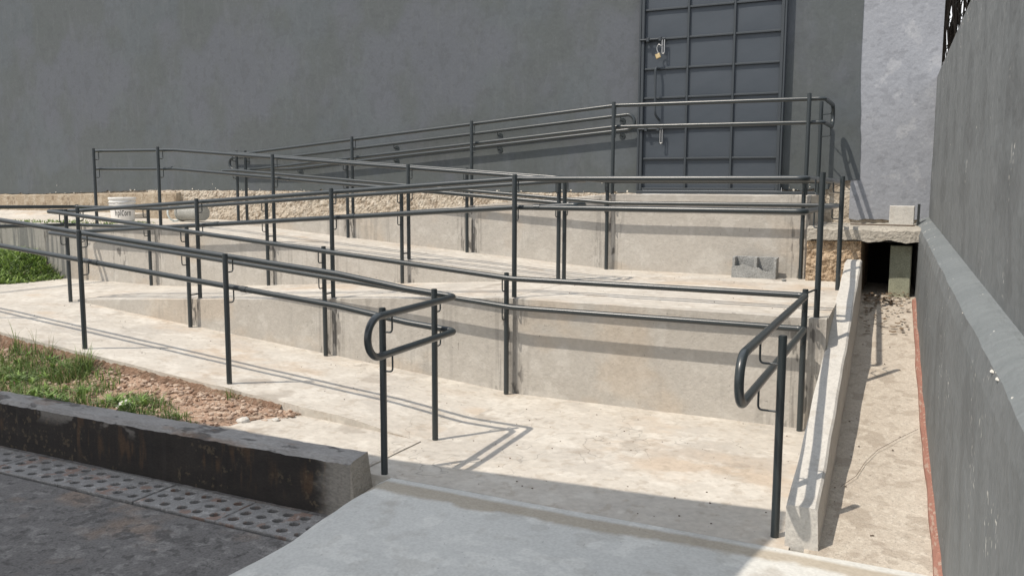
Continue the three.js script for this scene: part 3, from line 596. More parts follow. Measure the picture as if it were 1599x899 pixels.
// ---------------------------------------------------------------- right-hand wall with sloping ledge
{
  const t = thing('side_wall', 'rough dark grey painted wall with sloping ledge along the drainage channel', 'wall');
  const yo = d => 1.035 + 0.0262 * d, yi = d => 1.082 + 0.0262 * d, top = d => 2.735 - 0.007 * (d - 6);
  const D0 = -2.5, D1 = ZW + 0.02, N = 150;
  const lo = [], co = [], up = [], NL = 16, NU = 18, NC = 5;
  const lumps = (d, y) => 0.006 * n3(d * 3, y * 3, 1) + 0.003 * n3(d * 11, y * 7, 4);
  const at = (i, kind, k) => {
    const d = mix(D0, D1, i / N); let x, y;
    if (kind === 0) { const b = chan(Math.max(0, d)) - 0.1; y = mix(b, yo(d), k / NL); x = wallX(d) + lumps(d, y) + (k === NL ? 0.012 : 0); if (k === NL) y -= 0.002; }
    else if (kind === 1) { const u = k / NC; y = mix(yo(d), yi(d), u) + 0.010 * Math.sin(u * Math.PI) + 0.004 * n3(d * 5, u * 3, 9) * Math.sin(u * Math.PI); x = wallX(d) + mix(0.012 + lumps(d, yo(d)), 0.12, u); }
    else { const u = k / NU; y = mix(yi(d), top(d), u); x = wallX(d) + 0.12 + (k && k < NU ? lumps(d, y) * 1.2 : 0); }
    if (kind === 1 && k === 0) { y = yo(d) - 0.002; }
    return V(x, y, d);
  };
  for (let i = 0; i < N; i++) {
    for (let k = 0; k < NL; k++) lo.push([at(i, 0, k), at(i, 0, k + 1), at(i + 1, 0, k + 1), at(i + 1, 0, k)].reverse());
    for (let k = 0; k < NC; k++) co.push([at(i, 1, k), at(i, 1, k + 1), at(i + 1, 1, k + 1), at(i + 1, 1, k)].reverse());
    for (let k = 0; k < NU; k++) up.push([at(i, 2, k), at(i, 2, k + 1), at(i + 1, 2, k + 1), at(i + 1, 2, k)].reverse());
    const d = mix(D0, D1, i / N), e = mix(D0, D1, (i + 1) / N);
    up.push([at(i, 2, NU), V(wallX(d) + 0.32, top(d), d), V(wallX(e) + 0.32, top(e), e), at(i + 1, 2, NU)].reverse());
    up.push([V(wallX(d) + 0.32, top(d), d), V(wallX(d) + 0.32, -0.3, d), V(wallX(e) + 0.32, -0.3, e), V(wallX(e) + 0.32, top(e), e)].reverse());
  }
  up.push([V(wallX(D0), -0.3, D0), V(wallX(D0) + 0.32, -0.3, D0), V(wallX(D0) + 0.32, top(D0), D0), V(wallX(D0) + 0.12, top(D0), D0)]);
  part('lower_wall', boxUV(quads(lo), 1.7, 0.3), M.sidePaint, t);
  part('ledge', boxUV(quads(co), 0.8), M.coping, t, 'lighter grey sloping ledge with chipped edge');
  part('upper_wall', boxUV(quads(up), 1.9), M.sidePaint, t);
  const S = []; for (let i = 0; i <= 70; i++) { const d = mix(2.2, 8.3, i / 70), x = wallX(d) + 0.012, w = 0.03 + 0.01 * n3(d * 2, 3, 3), h = chan(d) + 0.05 + 0.01 * n3(d * 3, 7, 3); S.push({ d, ring: [[x - w - 0.012, chan(d) - 0.1], [x, chan(d) - 0.1], [x, h + 0.012], [x - w + 0.008, h], [x - w - 0.008, h - 0.018]] }); }
  part('red_footing', boxUV(loft(S), 0.5), M.red, t, 'bare red-brown strip at the foot of the wall');
  // chipped bits along the ledge edge
  const ch = []; for (const [d, s] of [[7.6, 0.03], [7.35, 0.022], [6.7, 0.035], [5.9, 0.04], [5.7, 0.02], [5.3, 0.025], [4.4, 0.04], [4.3, 0.028], [3.8, 0.045], [3.3, 0.03], [2.75, 0.06], [2.65, 0.045], [2.5, 0.035]]) for (let k = 0; k < 3; k++) { const g = new THREE.IcosahedronGeometry(s * rr(0.08, 0.26), 1); const p = g.attributes.position; for (let i = 0; i < p.count; i++) { const f = 1 + 0.5 * n3(p.getX(i) * 60, p.getY(i) * 60, p.getZ(i) * 60 + d); p.setXYZ(i, p.getX(i) * f, p.getY(i) * f * 0.28, p.getZ(i) * f * 1.8); } g.computeVertexNormals(); g.translate(wallX(d) + 0.018 + rr(-0.004, 0.006), yo(d) - 0.004 - rr(0, 0.008), -d + rr(-0.07, 0.07)); ch.push(g); }
  const cm = part('bare_chip', mergeGeometries(ch), std({ color: new THREE.Color(0.60, 0.58, 0.53), roughness: 1 }), t); cm.userData.kind = 'stuff';
}

// ---------------------------------------------------------------- culvert at the head of the channel
{
  const t = thing('culvert', 'square dark culvert mouth under a rough concrete slab at the channel head', 'culvert');
  const D = 8.38, xr = wallX(D) + 0.02;
  part('cover_slab', boxUV(slab({ xl: -1.055, xr: d => wallX(d) + 0.02, d0: D - 0.03, d1: ZW + 0.02, top: (x, d) => 1.262 + 0.02 * fb(x * 5, d * 5, 3) + 0.012 * n3(x * 20, d * 20, 1) - (d < D ? 0.02 + 0.02 * Math.abs(n3(x * 9, 1, 1)) : 0), bottom: (x) => 1.145 + 0.04 * fb(x * 7, 2, 2), nx: 40, nd: 16 }), 1.1), std({ map: curbTex, color: new THREE.Color(0.74, 0.71, 0.66), bumpMap: bumpRough, bumpScale: 0.02, roughness: 1 }), t);
  const g = slab({ xl: -1.055, xr: -0.585, d0: 0.5, d1: 1.14, top: () => 0, bottom: -1.0, nx: 40, nd: 44 }), p = g.attributes.position;
  for (let i = 0; i < p.count; i++) { const x = p.getX(i), y = -p.getZ(i), dep = p.getY(i); const st = 0.09 * Math.abs(fb(x * 7, y * 8, 3.5, 3)) + 0.012 * n3(x * 34, y * 34, 1); p.setXYZ(i, x, y, dep < -0.5 ? -(ZW) : -(D + 0.02 - st)); }
  g.computeVertexNormals(); part('rubble_wall', boxUV(g, 0.8), std({ map: masonryTex, color: new THREE.Color(0.9, 0.78, 0.66), bumpMap: bumpRough, bumpScale: 0.03, roughness: 1 }), t, 'brown rubble side wall');
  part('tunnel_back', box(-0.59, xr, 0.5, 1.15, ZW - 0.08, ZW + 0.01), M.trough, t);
  const st = cbox(-0.345, -0.165, 0.6, 1.10, 8.52, 8.62, 0.008);
  solo('concrete_post', boxUV(st, 0.5), std({ map: blockTex, color: new THREE.Color(1.0, 1.02, 0.78), roughness: 1 }), 'mossy concrete stub standing inside the dark culvert mouth', 'post');
  // leaf litter and twigs in the mouth
  const lf = []; for (let i = 0; i < 150; i++) { const g2 = new THREE.PlaneGeometry(rr(0.02, 0.055), rr(0.012, 0.025), 2, 1); const pp = g2.attributes.position; for (let k = 0; k < pp.count; k++) pp.setZ(k, 0.25 * pp.getX(k) * Math.sign(pp.getX(k))); g2.rotateX(-Math.PI / 2 + rr(-0.5, 0.5)); g2.rotateY(rr(0, 6)); const d = rr(0, 1) < 0.7 ? rr(8.2, 8.5) : rr(7.4, 8.3), x = mix(curbR(d) + 0.02, wallX(d) - 0.06, rnd()); g2.translate(x, chan(d) + 0.02 + rr(0, 0.025) * (d > 8.2 ? 1 : 0.3), -d); lf.push(g2); }
  stuffObj('leaf_litter', mergeGeometries(lf), std({ color: new THREE.Color(0.16, 0.115, 0.075), side: THREE.DoubleSide }), 'dry leaves and debris lying at the culvert mouth', 'leaves');
  const cb = cbox(-0.395, -0.175, 1.264, 1.45, 9.10, 9.22, 0.006);
  solo('concrete_block', boxUV(cb, 0.5), M.curb, 'pale cracked concrete block standing on the culvert slab', 'block');
  const pl = cbox(-0.150, -0.128, 1.262, 1.47, 9.06, 9.2, 0.002);
  solo('dark_board', pl, M.weld, 'narrow dark board upright beside the pale block', 'board');
  solo('rusty_bar', tube([V(-0.72, 1.276, 8.82), V(-0.16, 1.276, 8.72)], 0.006, 8), std({ color: new THREE.Color(0.10, 0.07, 0.05) }), 'thin rusty bar lying on the culvert slab', 'bar');
  solo('dry_stalk', tube([[-0.36, 4.62], [-0.30, 4.78], [-0.27, 5.0], [-0.22, 5.2], [-0.12, 5.42], [-0.02, 5.6]].map(([x, d]) => V(x, chan(d) + 0.013 + 0.01 * Math.abs(x + 0.2) + rr(0, 0.006), d)), 0.0014, 6), std({ color: new THREE.Color(0.13, 0.105, 0.085) }), 'thin dry stalk lying across the channel floor', 'stalk');
}

// ---------------------------------------------------------------- handrails
const RR = 0.0205, PR = 0.0195, OFF = 0.072, HU = 0.92, HL = 0.70;
function addPost(parent, x, y, d, ox, od, hu = HU, hl = HL, hgt = 0.95) { // ox,od: offset from post to the rail
  const m = new THREE.Group(); m.name = 'post'; parent.add(m);
  const post = part('tube', tube([V(x, y - 0.05, d), V(x, y + hgt - 0.003, d), V(x, y + hgt, d)], u => u > 0.99 ? PR * 0.8 : PR, 16), M.rail, m);
  for (const h of [hu, hl]) {
    if (!h) continue;
    const yy = y + h - 0.105;
    part('bracket', tube(fillet([V(x, yy, d), V(x + ox, yy, d + od), V(x + ox, y + h - 0.005, d + od)], 0.022, 5), 0.0052, 8), M.rail, m);
  }
  return m;
}
function rail(parent, name, pts, fr = 0.055) { return part(name, tube(fillet(pts, fr), RR, 16), M.rail, parent); }
function path2(parent, pts, fr) { // pts: [x, floorY, d]
  rail(parent, 'upper_rail', pts.map(([x, y, d]) => V(x, y + HU, d)), fr);
  rail(parent, 'lower_rail', pts.map(([x, y, d]) => V(x, y + HL, d)), fr);
}
function endLoop(parent, x, y, d, dx, dd, hu = HU, hl = HL) { // vertical half-round joining upper and lower rail, pointing along dx,dd
  const r = (hu - hl) / 2, pts = []; for (let k = 0; k <= 16; k++) { const a = Math.PI / 2 - Math.PI * k / 16; pts.push(V(x + dx * r * Math.cos(a), y + hl + r + r * Math.sin(a), d + dd * r * Math.cos(a))); }
  part('end_loop', tube(pts, RR, 16), M.rail, parent);
}
function sleeve(parent, a, b) { part('joint_sleeve', tube([a, b], RR + 0.003, 16), M.rail, parent); }
{
  // handrail that starts with the loop left of the entry, goes up flight one, round the lower-left landing, up flight two's back and returns along flight three
  const t = thing('handrail', 'dark tube handrail starting at the left entry loop along the front of the first flight', 'handrail', 'handrails of the ramp');
  const yA = x => f1(x) + crossfall(x, 4.6);
  path2(t, [[-2.648, 0.002, 3.77], [-2.69, 0.005, 4.662], [-3.05, yA(-3.05), 4.662], [-3.6, yA(-3.6), 4.662], [-8.1, yA(-8.1), 4.662], [-9.56, yA(-8.1), 4.662], [-9.56, 0.46, 5.4]], 0.05);
  endLoop(t, -2.648, 0.002, 3.77, 0.04, -1);
  addPost(t, -2.712, 0.0, 3.895, OFF - 0.008, 0.0); addPost(t, -2.80, 0.012, 4.59, 0, OFF, HU, HL, 0.965);
  for (const x of [-4.547, -6.087, -7.75, -9.35]) addPost(t, x, yA(x), 4.59, 0, OFF);
  const D = [[-9.56, 0.46, 5.4], [-9.56, 0.435, 7.194], [-8.1, 0.43, 7.194], [-2.95, 0.758, 7.194], [-2.90, 0.758, 7.194], [-2.90, 0.758, 7.432], [-3.0, 0.758, 7.432]];
  path2(t, D, 0.06);
  for (const x of [-3.094, -4.809, -6.569, -8.394]) addPost(t, x, f2(x), 7.266, 0, -OFF, HU, HL, x > -3.5 ? 0.93 : 0.95);
  addPost(t, -9.644, 0.43, 7.266, OFF, -0.01);
  path2(t, [[-3.0, 0.758, 7.432], [-8.1, f3(-8.1), 7.432], [-9.455, 1.125, 7.432]], 0.05);
  for (const x of [-3.076, -4.788, -6.548, -8.297, -9.41]) addPost(t, x, f3(x), 7.36, 0, OFF, HU, HL, x > -3.5 ? 0.93 : 0.955);
  for (const x of [-4.42, -5.97]) sleeve(t, V(x, yA(x) + HL, 4.662), V(x - 0.05, yA(x - 0.05) + HL, 4.662));
  for (const x of [-4.66, -6.42, -8.2]) sleeve(t, V(x, f3(x) + HL, 7.432), V(x + 0.05, f3(x + 0.05) + HL, 7.432));
  // short ties between neighbouring posts at the wall
  for (const x of [-4.80, -6.56]) part('post_tie', tube([V(x, f3(x) + 0.06, 7.27), V(x, f3(x) + 0.06, 7.36)], 0.007, 8), M.rail, t);
}
{
  const t = thing('handrail', 'dark tube handrail starting at the right entry loop, doubling back to the gate landing', 'handrail', 'handrails of the ramp');
  // flight one, wall side
  path2(t, [[-0.692, 0, 3.655], [-0.722, 0, 5.81], [-2.85, 0.004, 5.81], [-8.0, f1(-8.0), 5.81], [-8.17, f1(-8.1), 5.81], [-8.17, 0.43, 6.042], [-8.0, 0.435, 6.042]], 0.05);
  endLoop(t, -0.692, 0, 3.655, 0.015, -1);
  addPost(t, -0.588, 0.0, 3.987, -0.098, 0.0); addPost(t, -0.736, 0.0, 5.88, 0, -OFF, 0.92, 0.70, 0.955);
  for (const x of [-2.936, -4.693, -6.294, -7.979]) addPost(t, x, f1(x), 5.88, 0, -OFF, HU, HL, 0.955);
  // flight two front and landing two
  path2(t, [[-8.0, 0.435, 6.042], [-2.95, 0.758, 6.042], [-0.78, 0.758, 6.042], [-0.79, 0.758, 8.422], [-1.0, 0.758, 8.422]], 0.06);
  for (const x of [-7.93, -6.257, -4.676, -2.917]) addPost(t, x, f2(x), 5.978, 0, OFF - 0.008);
  addPost(t, -0.672, 0.758, 5.98, -0.05, 0.06, HU, HL, 0.96); addPost(t, -0.706, 0.765, 7.70, -OFF, 0);
  part('post_tie', tube([V(-0.735, 0.93, 5.83), V(-0.672, 0.95, 5.98)], 0.007, 8), M.rail, t);
  for (const x of [-4.685, -6.275]) part('post_tie', tube([V(x, f2(x) + 0.045, 5.88), V(x, f2(x) + 0.045, 5.978)], 0.007, 8), M.rail, t);
  for (const x of [-2.78, -4.53, -6.1]) sleeve(t, V(x, f2(x) + HL, 6.042), V(x + 0.05, f2(x + 0.05) + HL, 6.042));
  // flight three, wall side
  path2(t, [[-1.0, 0.758, 8.422], [-3.0, 0.758, 8.422], [-8.1, f3(-8.1), 8.422], [-8.36, f3(-8.1), 8.422], [-8.36, 1.125, 8.664], [-8.1, 1.127, 8.664]], 0.06);
  for (const x of [-1.116, -3.07, -4.744, -6.4, -8.156]) addPost(t, x, f3(x), 8.494, 0, -OFF);
  // flight four front and gate landing
  path2(t, [[-8.1, 1.127, 8.664], [-3.05, 1.547, 8.664], [-0.985, 1.535, 8.664], [-0.985, 1.535, 9.30]], 0.06);
  for (const x of [-3.052, -4.736, -6.393, -8.099]) addPost(t, x, f4(x), 8.592, 0, OFF);
  addPost(t, -1.115, 1.547, 8.592, 0.0, OFF, HU, HL, 0.955); addPost(t, -1.10, 1.547, 9.40, 0.11, -0.10);
  endLoop(t, -0.985, 1.535, 9.30, 0, 1);
}
{
  const t = thing('wall_handrail', 'dark tube handrail fixed to the grey back wall beside the top flight', 'handrail', 'handrails of the ramp');
  const hu = 0.905, hl = 0.735, d = ZW - 0.075, x0 = -9.15, x1 = -3.2, y = x => f4(x);
  rail(t, 'upper_rail', [V(x0, 1.125 + hu, d), V(-8.1, 1.125 + hu, d), V(-3.6, f4(-3.6) + hu, d), V(x1, f4(x1) + hu, d)], 0.05);
  rail(t, 'lower_rail', [V(x0, 1.125 + hl, d), V(-8.1, 1.125 + hl, d), V(-3.6, f4(-3.6) + hl, d), V(x1, f4(x1) + hl, d)], 0.05);
  endLoop(t, x1, f4(x1), d, 1, 0, hu, hl); endLoop(t, x0, 1.125, d, -1, 0, hu, hl);
  for (const x of [-8.95, -7.98, -6.38, -4.86, -3.28]) for (const h of [hu, hl]) {
    const yy = f4(x) + h; const b = part('bracket', tube(fillet([V(x, yy - 0.06, ZW), V(x, yy - 0.06, d), V(x, yy - 0.01, d)], 0.03, 5), 0.006, 8), M.rail, t);
    const c = new THREE.CylinderGeometry(0.035, 0.038, 0.008, 20); c.rotateX(Math.PI / 2); c.translate(x, yy - 0.06, -(ZW - 0.003)); part('wall_plate', c, M.rail, b);
  }
}

// ---------------------------------------------------------------- small things
{ // broken hollow block on the landing
  const w = 0.415, h = 0.2, dp = 0.145, th = 0.026;
  const parts = [cbox(0, w, 0, h, dp - th, dp, 0.003), cbox(0, th, 0, h * 0.98, th, dp - th - 0.0005, 0.003), cbox(w - th, w, 0, h * 0.97, th, dp - th - 0.0005, 0.003), cbox(w * 0.5, w * 0.5 + th, 0, h * 0.98, th, dp - th - 0.0005, 0.003)];
  const s = new THREE.Shape(); s.moveTo(0, 0); s.lineTo(w, 0); for (const [u, v] of [[1, 0.50], [0.93, 0.44], [0.87, 0.36], [0.78, 0.33], [0.70, 0.38], [0.62, 0.5], [0.53, 0.53], [0.45, 0.5], [0.38, 0.57], [0.3, 0.62], [0.22, 0.64], [0.16, 0.57], [0.06, 0.55], [0, 0.5]]) s.lineTo(u * w, v * h); s.closePath();
  const f = new THREE.ExtrudeGeometry(s, { depth: th - 0.005, bevelEnabled: true, bevelSize: 0.0, bevelThickness: 0.002, bevelSegments: 1 }); f.translate(0, 0, -th + 0.002);
  const g = mergeGeometries([...parts.map(q => q), f].map(q => boxUV(q, 0.5))); g.rotateY(-0.02); g.translate(-1.735, 0.759, -8.345);
  solo('broken_block', g, M.block, 'grey hollow concrete block with broken front on the upper right landing', 'block');
  const st = new THREE.IcosahedronGeometry(0.02, 1); st.scale(1.2, 0.6, 0.8); st.translate(-1.22, 0.77, -8.2); solo('pebble', st, M.block, 'small stone on the landing beside the broken block', 'stone');
}
{ // white bucket with lettering
  const t = thing('white_bucket', 'white plastic bucket with ribbed rim and dark lettering against the back wall', 'bucket');
  const prof = [[0.001, 0], [0.125, 0], [0.13, 0.006], [0.143, 0.21], [0.152, 0.212], [0.153, 0.228], [0.146, 0.232], [0.147, 0.252], [0.157, 0.254], [0.157, 0.268], [0.149, 0.272], [0.150, 0.295], [0.159, 0.297], [0.160, 0.318], [0.154, 0.322], [0.146, 0.32], [0.13, 0.02], [0.001, 0.015]].map(p => new THREE.Vector2(...p));
  const g = new THREE.LatheGeometry(prof, 48);
  const c = document.createElement('canvas'); c.width = 1024; c.height = 256; const x = c.getContext('2d');
  x.fillStyle = '#e3e1dc'; x.fillRect(0, 0, 1024, 256); for (let i = 0; i < 260; i++) { x.fillStyle = `rgba(150,140,125,${0.05 + 0.1 * rnd()})`; x.fillRect(rr(0, 1024), rr(0, 256), rr(2, 30), rr(1, 5)); }
  x.fillStyle = '#23262a'; x.font = 'bold 150px sans-serif'; x.textAlign = 'center'; x.fillText('hpiCorn', 512, 170);
  const tx = new THREE.CanvasTexture(c); tx.colorSpace = THREE.SRGBColorSpace;
  const by = 1.117, cx = -10.02, cd = 8.25;
  g.scale(1.12, 1.06, 1.12); g.translate(cx, by, -cd); part('tub', g, std({ color: new THREE.Color(0.72, 0.71, 0.68), roughness: 0.5 }), t);
  const lab = new THREE.CylinderGeometry(0.1432, 0.1325, 0.165, 40, 1, true, -1.25, 2.5); lab.scale(1.12, 1.06, 1.12); lab.rotateY(Math.atan2(-cx, cd) * 1 + 0.02); lab.translate(cx, by + 0.122, -cd);
  part('print_label', lab, std({ map: tx, roughness: 0.55, side: THREE.DoubleSide }), t);
  part('wire_handle', tube(Array.from({ length: 17 }, (_, k) => { const a = Math.PI * k / 16; return V(cx + 0.183 * Math.cos(a), by + 0.30 - 0.05 * Math.sin(a), cd - 0.183 * Math.sin(a)); }), 0.003, 6), M.steel, t);
}
{ // grey drum lying on its side, pale mouth to the left
  const t = thing('lying_bucket', 'grey bucket lying on its side by the back wall, pale mouth leftwards', 'bucket');
  const prof = [[0.001, 0], [0.10, 0], [0.104, 0.01], [0.118, 0.46], [0.124, 0.462], [0.124, 0.48], [0.113, 0.482], [0.10, 0.02], [0.001, 0.015]].map(p => new THREE.Vector2(...p));
  const g = new THREE.LatheGeometry(prof, 36); g.rotateZ(Math.PI / 2); g.rotateY(-0.12); g.translate(-9.03, 1.247, -8.75);
  part('tub', boxUV(g, 0.6), std({ map: blockTex, color: new THREE.Color(1.1, 1.08, 1.02), roughness: 0.85 }), t);
  const r = new THREE.TorusGeometry(0.118, 0.012, 10, 36); r.rotateY(Math.PI / 2 - 0.12); r.translate(-9.51, 1.25, -8.69); part('rim', r, std({ color: new THREE.Color(0.66, 0.72, 0.70), roughness: 0.5 }), t);
}
// loose stones: the larger ones in the planting strip are things, the crumbs are stuff
function stoneGeo(r, k) { const g = new THREE.IcosahedronGeometry(r, 1), p = g.attributes.position; for (let i = 0; i < p.count; i++) { const f = 1 + 0.4 * n3(p.getX(i) / r + k, p.getY(i) / r, p.getZ(i) / r); p.setXYZ(i, p.getX(i) * f * 1.25, p.getY(i) * f * 0.7, p.getZ(i) * f); } g.computeVertexNormals(); return g; }
{
  const cr = []; const col = [];
  for (let i = 0; i < 4200; i++) {
    const d = rnd() < 0.55 ? rr(4.25, 4.5) : rr(3.9, 4.5), x = rr(-7.6, apronX(d) + 0.03); const r = 0.0025 + 0.016 * Math.pow(rnd(), 5);
    const g = stoneGeo(r, i); g.rotateY(rr(0, 6)); g.translate(x, soilY(x, d) + r * 0.35, -d);
    const c = lerp3([0.19, 0.115, 0.075], [0.48, 0.38, 0.30], rnd()); const n = g.attributes.position.count, a = new Float32Array(n * 3); for (let k = 0; k < n; k++) a.set(c, k * 3); g.setAttribute('color', new THREE.BufferAttribute(a, 3)); cr.push(g);
  }
  stuffObj('rubble_crumbs', mergeGeometries(cr), std({ vertexColors: true, roughness: 1 }), 'reddish rubble crumbs scattered over the planting strip soil', 'gravel');
  const big = [[-4.02, 4.16, 0.035, 'pale stone lying on the soil near the apron slab'], [-3.86, 4.3, 0.022, 'small grey stone by the slab edge near the apron'], [-4.95, 4.02, 0.05, 'flat pale stone among the grass behind the kerb']];
  big.forEach(([x, d, r, l], i) => { const g = stoneGeo(r, 50 + i * 3); g.translate(x, soilY(x, d) + r * 0.4, -d); solo('stone', boxUV(g, 0.4), M.curb, l, 'stone'); });
  // crumbs of dirt on floors
  const dr = [];
  for (let i = 0; i < 170; i++) {
    let x, d, y; const k = rnd();
    if (k < 0.35) { x = rr(-2.8, -0.6); d = rr(3.9, 5.9); y = crossfall(x, d); } else if (k < 0.6) { x = rr(-2.9, -0.75); d = rr(6.1, 8.5); y = 0.758; } else if (k < 0.8) { x = rr(-8, -2.9); d = rr(4.6, 5.9); y = f1(x) + crossfall(x, d); } else { d = rr(4, 8.3); x = rr(curbR(d) + 0.03, wallX(d) - 0.06); y = chan(d) + 0.004; }
    const r = rr(0.0015, 0.005); const g = stoneGeo(r, i); g.translate(x, y + r * 0.3 + wob(x, d), -d); dr.push(g);
  }
  stuffObj('dirt_crumbs', mergeGeometries(dr), std({ color: new THREE.Color(0.12, 0.095, 0.075), roughness: 1 }), 'tiny dark crumbs of dirt scattered over the ramp floors', 'dirt');
}
// ---------------------------------------------------------------- grass
function blade(x, y, d, h, w, lean, az, c) {
  const pos = [], col = [], n = 4; const dx = Math.cos(az), dz = Math.sin(az), px = -dz, pz = dx; const L = [];
  for (let k = 0; k <= n; k++) { const t = k / n, ww = w * (1 - t * 0.92) * 0.5, o = lean * h * t * t, yy = y + h * t * (1 - 0.35 * lean * t); L.push([x + dx * o - px * ww, yy, -d + dz * o - pz * ww], [x + dx * o + px * ww, yy, -d + dz * o + pz * ww]); }
  for (let k = 0; k < n; k++) for (const i of [0, 1, 3, 0, 3, 2]) { pos.push(...L[k * 2 + i]); col.push(...c); }
  return [pos, col];
}
function grassMesh(list) { const pos = [], col = []; for (const a of list) { const [p, c] = blade(...a); for (const v of p) pos.push(v); for (const v of c) col.push(v); } const g = new THREE.BufferGeometry(); g.setAttribute('position', new THREE.Float32BufferAttribute(pos, 3)); g.setAttribute('color', new THREE.Float32BufferAttribute(col, 3)); g.computeVertexNormals(); return g; }
const leafMat = new THREE.MeshPhysicalMaterial({ vertexColors: true, side: THREE.DoubleSide, roughness: 0.9, transmission: 0.3, thickness: 0 });
const green = () => { const r = rnd(); return r < 0.08 ? [0.30, 0.25, 0.12] : lerp3([0.06, 0.115, 0.022], [0.20, 0.29, 0.07], rnd()); };
{
  const L = [];
  const clump = (x, d, n, r, h, w = 0.006) => { for (let i = 0; i < n; i++) { const a = rr(0, 6.28), q = r * Math.sqrt(rnd()); const X = x + q * Math.cos(a), Dd = d + q * 0.7 * Math.sin(a); if (Dd < 3.87 || Dd > 4.49) continue; L.push([X, soilY(X, Dd) - 0.01, Dd, h * rr(0.35, 1.25), w * rr(0.6, 2.2), rr(0.1, 1.1), rr(0, 6.28), green()]); } };
  for (const [x, d, n, r, h] of [[-7.2, 4.2, 700, 0.35, 0.12], [-6.7, 4.25, 700, 0.3, 0.13], [-6.35, 4.3, 450, 0.22, 0.14], [-6.0, 4.32, 260, 0.14, 0.16], [-5.85, 4.38, 160, 0.1, 0.2], [-6.6, 3.98, 500, 0.25, 0.08], [-6.1, 3.98, 330, 0.25, 0.09], [-5.7, 3.97, 260, 0.22, 0.10], [-5.45, 3.95, 170, 0.18, 0.1], [-5.15, 3.94, 130, 0.16, 0.09], [-5.05, 4.15, 170, 0.17, 0.09], [-4.85, 4.17, 180, 0.14, 0.10], [-4.75, 3.95, 200, 0.14, 0.08], [-4.5, 3.95, 120, 0.12, 0.06], [-4.45, 4.02, 90, 0.1, 0.07], [-5.5, 4.2, 160, 0.14, 0.07], [-4.4, 4.46, 20, 0.05, 0.12], [-8.2, 4.2, 700, 0.5, 0.12], [-6.9, 4.1, 600, 0.4, 0.1], [-6.2, 4.15, 220, 0.3, 0.09], [-5.6, 4.32, 200, 0.2, 0.1], [-5.75, 4.1, 90, 0.2, 0.08], [-4.65, 4.1, 70, 0.1, 0.07], [-4.3, 3.93, 60, 0.1, 0.05]]) clump(x, d, n, r, h);
  for (const [x, d] of [[-6.75, 4.45], [-6.35, 4.47], [-5.85, 4.42], [-6.5, 4.44], [-5.3, 3.96], [-5.75, 3.95]]) for (let i = 0; i < 7; i++) L.push([x + rr(-0.03, 0.03), soilY(x, d), d, rr(0.16, 0.3), 0.007, rr(0.1, 0.7), rr(0, 6.28), green()]);
  for (let i = 0; i < 150; i++) { const k = [[-6.9, 4.2, 0.4], [-6.3, 4.25, 0.3], [-6.5, 4.0, 0.3], [-5.6, 3.98, 0.25], [-5.0, 4.05, 0.2], [-7.4, 4.2, 0.3]][i % 6]; const x = k[0] + rr(-1, 1) * k[2], d = clamp(k[1] + rr(-1, 1) * k[2] * 0.6, 3.89, 4.47), hh = rr(0.02, 0.09); for (let m = 0; m < 5; m++) L.push([x + rr(-0.01, 0.01), soilY(x, d) + hh * 0.4, d + rr(-0.01, 0.01), rr(0.04, 0.09), rr(0.018, 0.034), rr(0.7, 1.4), rr(0, 6.28), lerp3([0.10, 0.19, 0.03], [0.24, 0.36, 0.08], rnd())]); }
  stuffObj('weeds', grassMesh(L), leafMat, 'green grass weeds growing in the planting strip behind the kerb', 'grass');
  const B = [];
  for (let i = 0; i < 15000; i++) { const x = rr(-12.6, -9.98), d = rr(5.6, 7.3); if (fb(x * 3, d * 3, 9) + 0.45 * sst(5.9, 6.6, d) + 0.25 * sst(-10.05, -10.5, x) < 0.16) continue; if (x > -10.26 + 0.28 * sst(5.6, 6.8, d)) continue; B.push([x, bankY(x, d) - 0.01, d, rr(0.04, 0.15), rr(0.018, 0.05), rr(0.4, 1.3), rr(0, 6.28), lerp3([0.08, 0.15, 0.025], [0.30, 0.42, 0.09], rnd())]); }
  stuffObj('bank_plants', grassMesh(B), leafMat, 'leafy green ground cover on the bank below the middle wall', 'ground cover');
  const U = [];
  for (let i = 0; i < 2600; i++) { const x = rr(-14, -9.2), d = rr(7.45, 8.3); if (fb(x * 2.2, d * 3, 5) < 0.02) continue; const g0 = x < -10.9 ? 1.10 : 1.121; U.push([x, g0, d, rr(0.02, 0.06), rr(0.008, 0.02), rr(0.4, 1.2), rr(0, 6.28), green()]); }
  stuffObj('upper_grass', grassMesh(U), leafMat, 'thin grass growing on the upper ground at the left', 'grass');
}
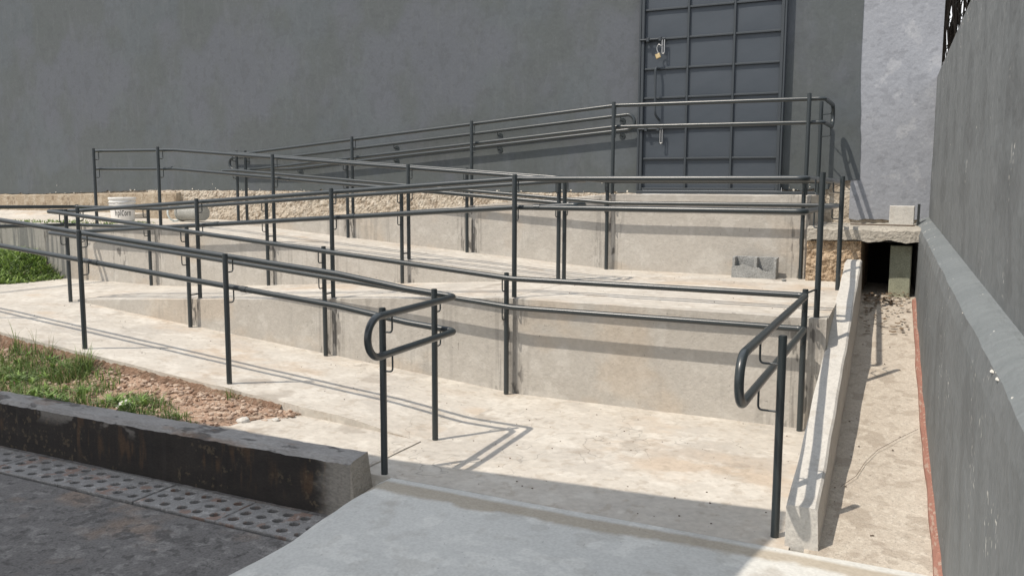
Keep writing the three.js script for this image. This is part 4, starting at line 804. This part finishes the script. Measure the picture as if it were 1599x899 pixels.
// ---------------------------------------------------------------- tangle above the right wall, seen through the gap
{
  const t = thing('dry_creeper', 'dark dry creeper tangle hanging above the right wall beyond the gap', 'creeper');
  const g = [], lv = [];
  for (let i = 0; i < 190; i++) { let x = rr(-0.1, 0.95), d = rr(10.2, 10.7); const pts = []; const y0 = rr(1.6, 2.4), y1 = rr(4.2, 6); for (let k = 0; k <= 14; k++) { pts.push(V(x, mix(y0, y1, k / 14), d)); x += rr(-0.035, 0.035); d += rr(-0.03, 0.03); } g.push(tube(pts, rr(0.004, 0.011), 5)); }
  part('stems', mergeGeometries(g), std({ color: new THREE.Color(0.045, 0.036, 0.028), roughness: 1 }), t);
  for (let i = 0; i < 2000; i++) lv.push([rr(-0.1, 0.95), rr(2.2, 5.2), rr(10.1, 10.8), rr(0.03, 0.08), rr(0.015, 0.03), rr(0.2, 1.2), rr(0, 6.28), lerp3([0.02, 0.022, 0.014], [0.07, 0.06, 0.04], rnd())]);
  part('leaves', grassMesh(lv), leafMat, t);
}
// ---------------------------------------------------------------- roof behind the photographer: its shadow lies over the foreground
{
  const t = thing('entrance_canopy', 'flat canopy roof above the photographer, its shadow crossing the foreground', 'canopy');
  const h = 3.3, kx = 0.351 * h, kd = 0.503 * h; // the shadow falls kx to the right of and kd beyond the roof edge
  const A = [[-13, 3.42], [-2.95, 4.09], [-0.60, 4.30], [-0.585, 4.05], [-0.70, 3.46], [-0.85, 2.8], [-1.2, 0.9], [-13, 0.9]].map(([x, d]) => [x - kx, d - kd]);
  const s = new THREE.Shape(); A.forEach(([x, d], i) => i ? s.lineTo(x, d) : s.moveTo(x, d)); s.closePath();
  const g = new THREE.ExtrudeGeometry(s, { depth: 0.06, bevelEnabled: false }); g.rotateX(-Math.PI / 2); g.translate(0, h, 0);
  part('roof_sheet', g, M.curb, t);
  for (const x of [-13, -9, -5.5]) part('support', tube([V(x, -0.22, -0.72), V(x, h, -0.72)], 0.04, 12), M.rail, t);
}
shade(scene);
renderer.render(scene, camera);
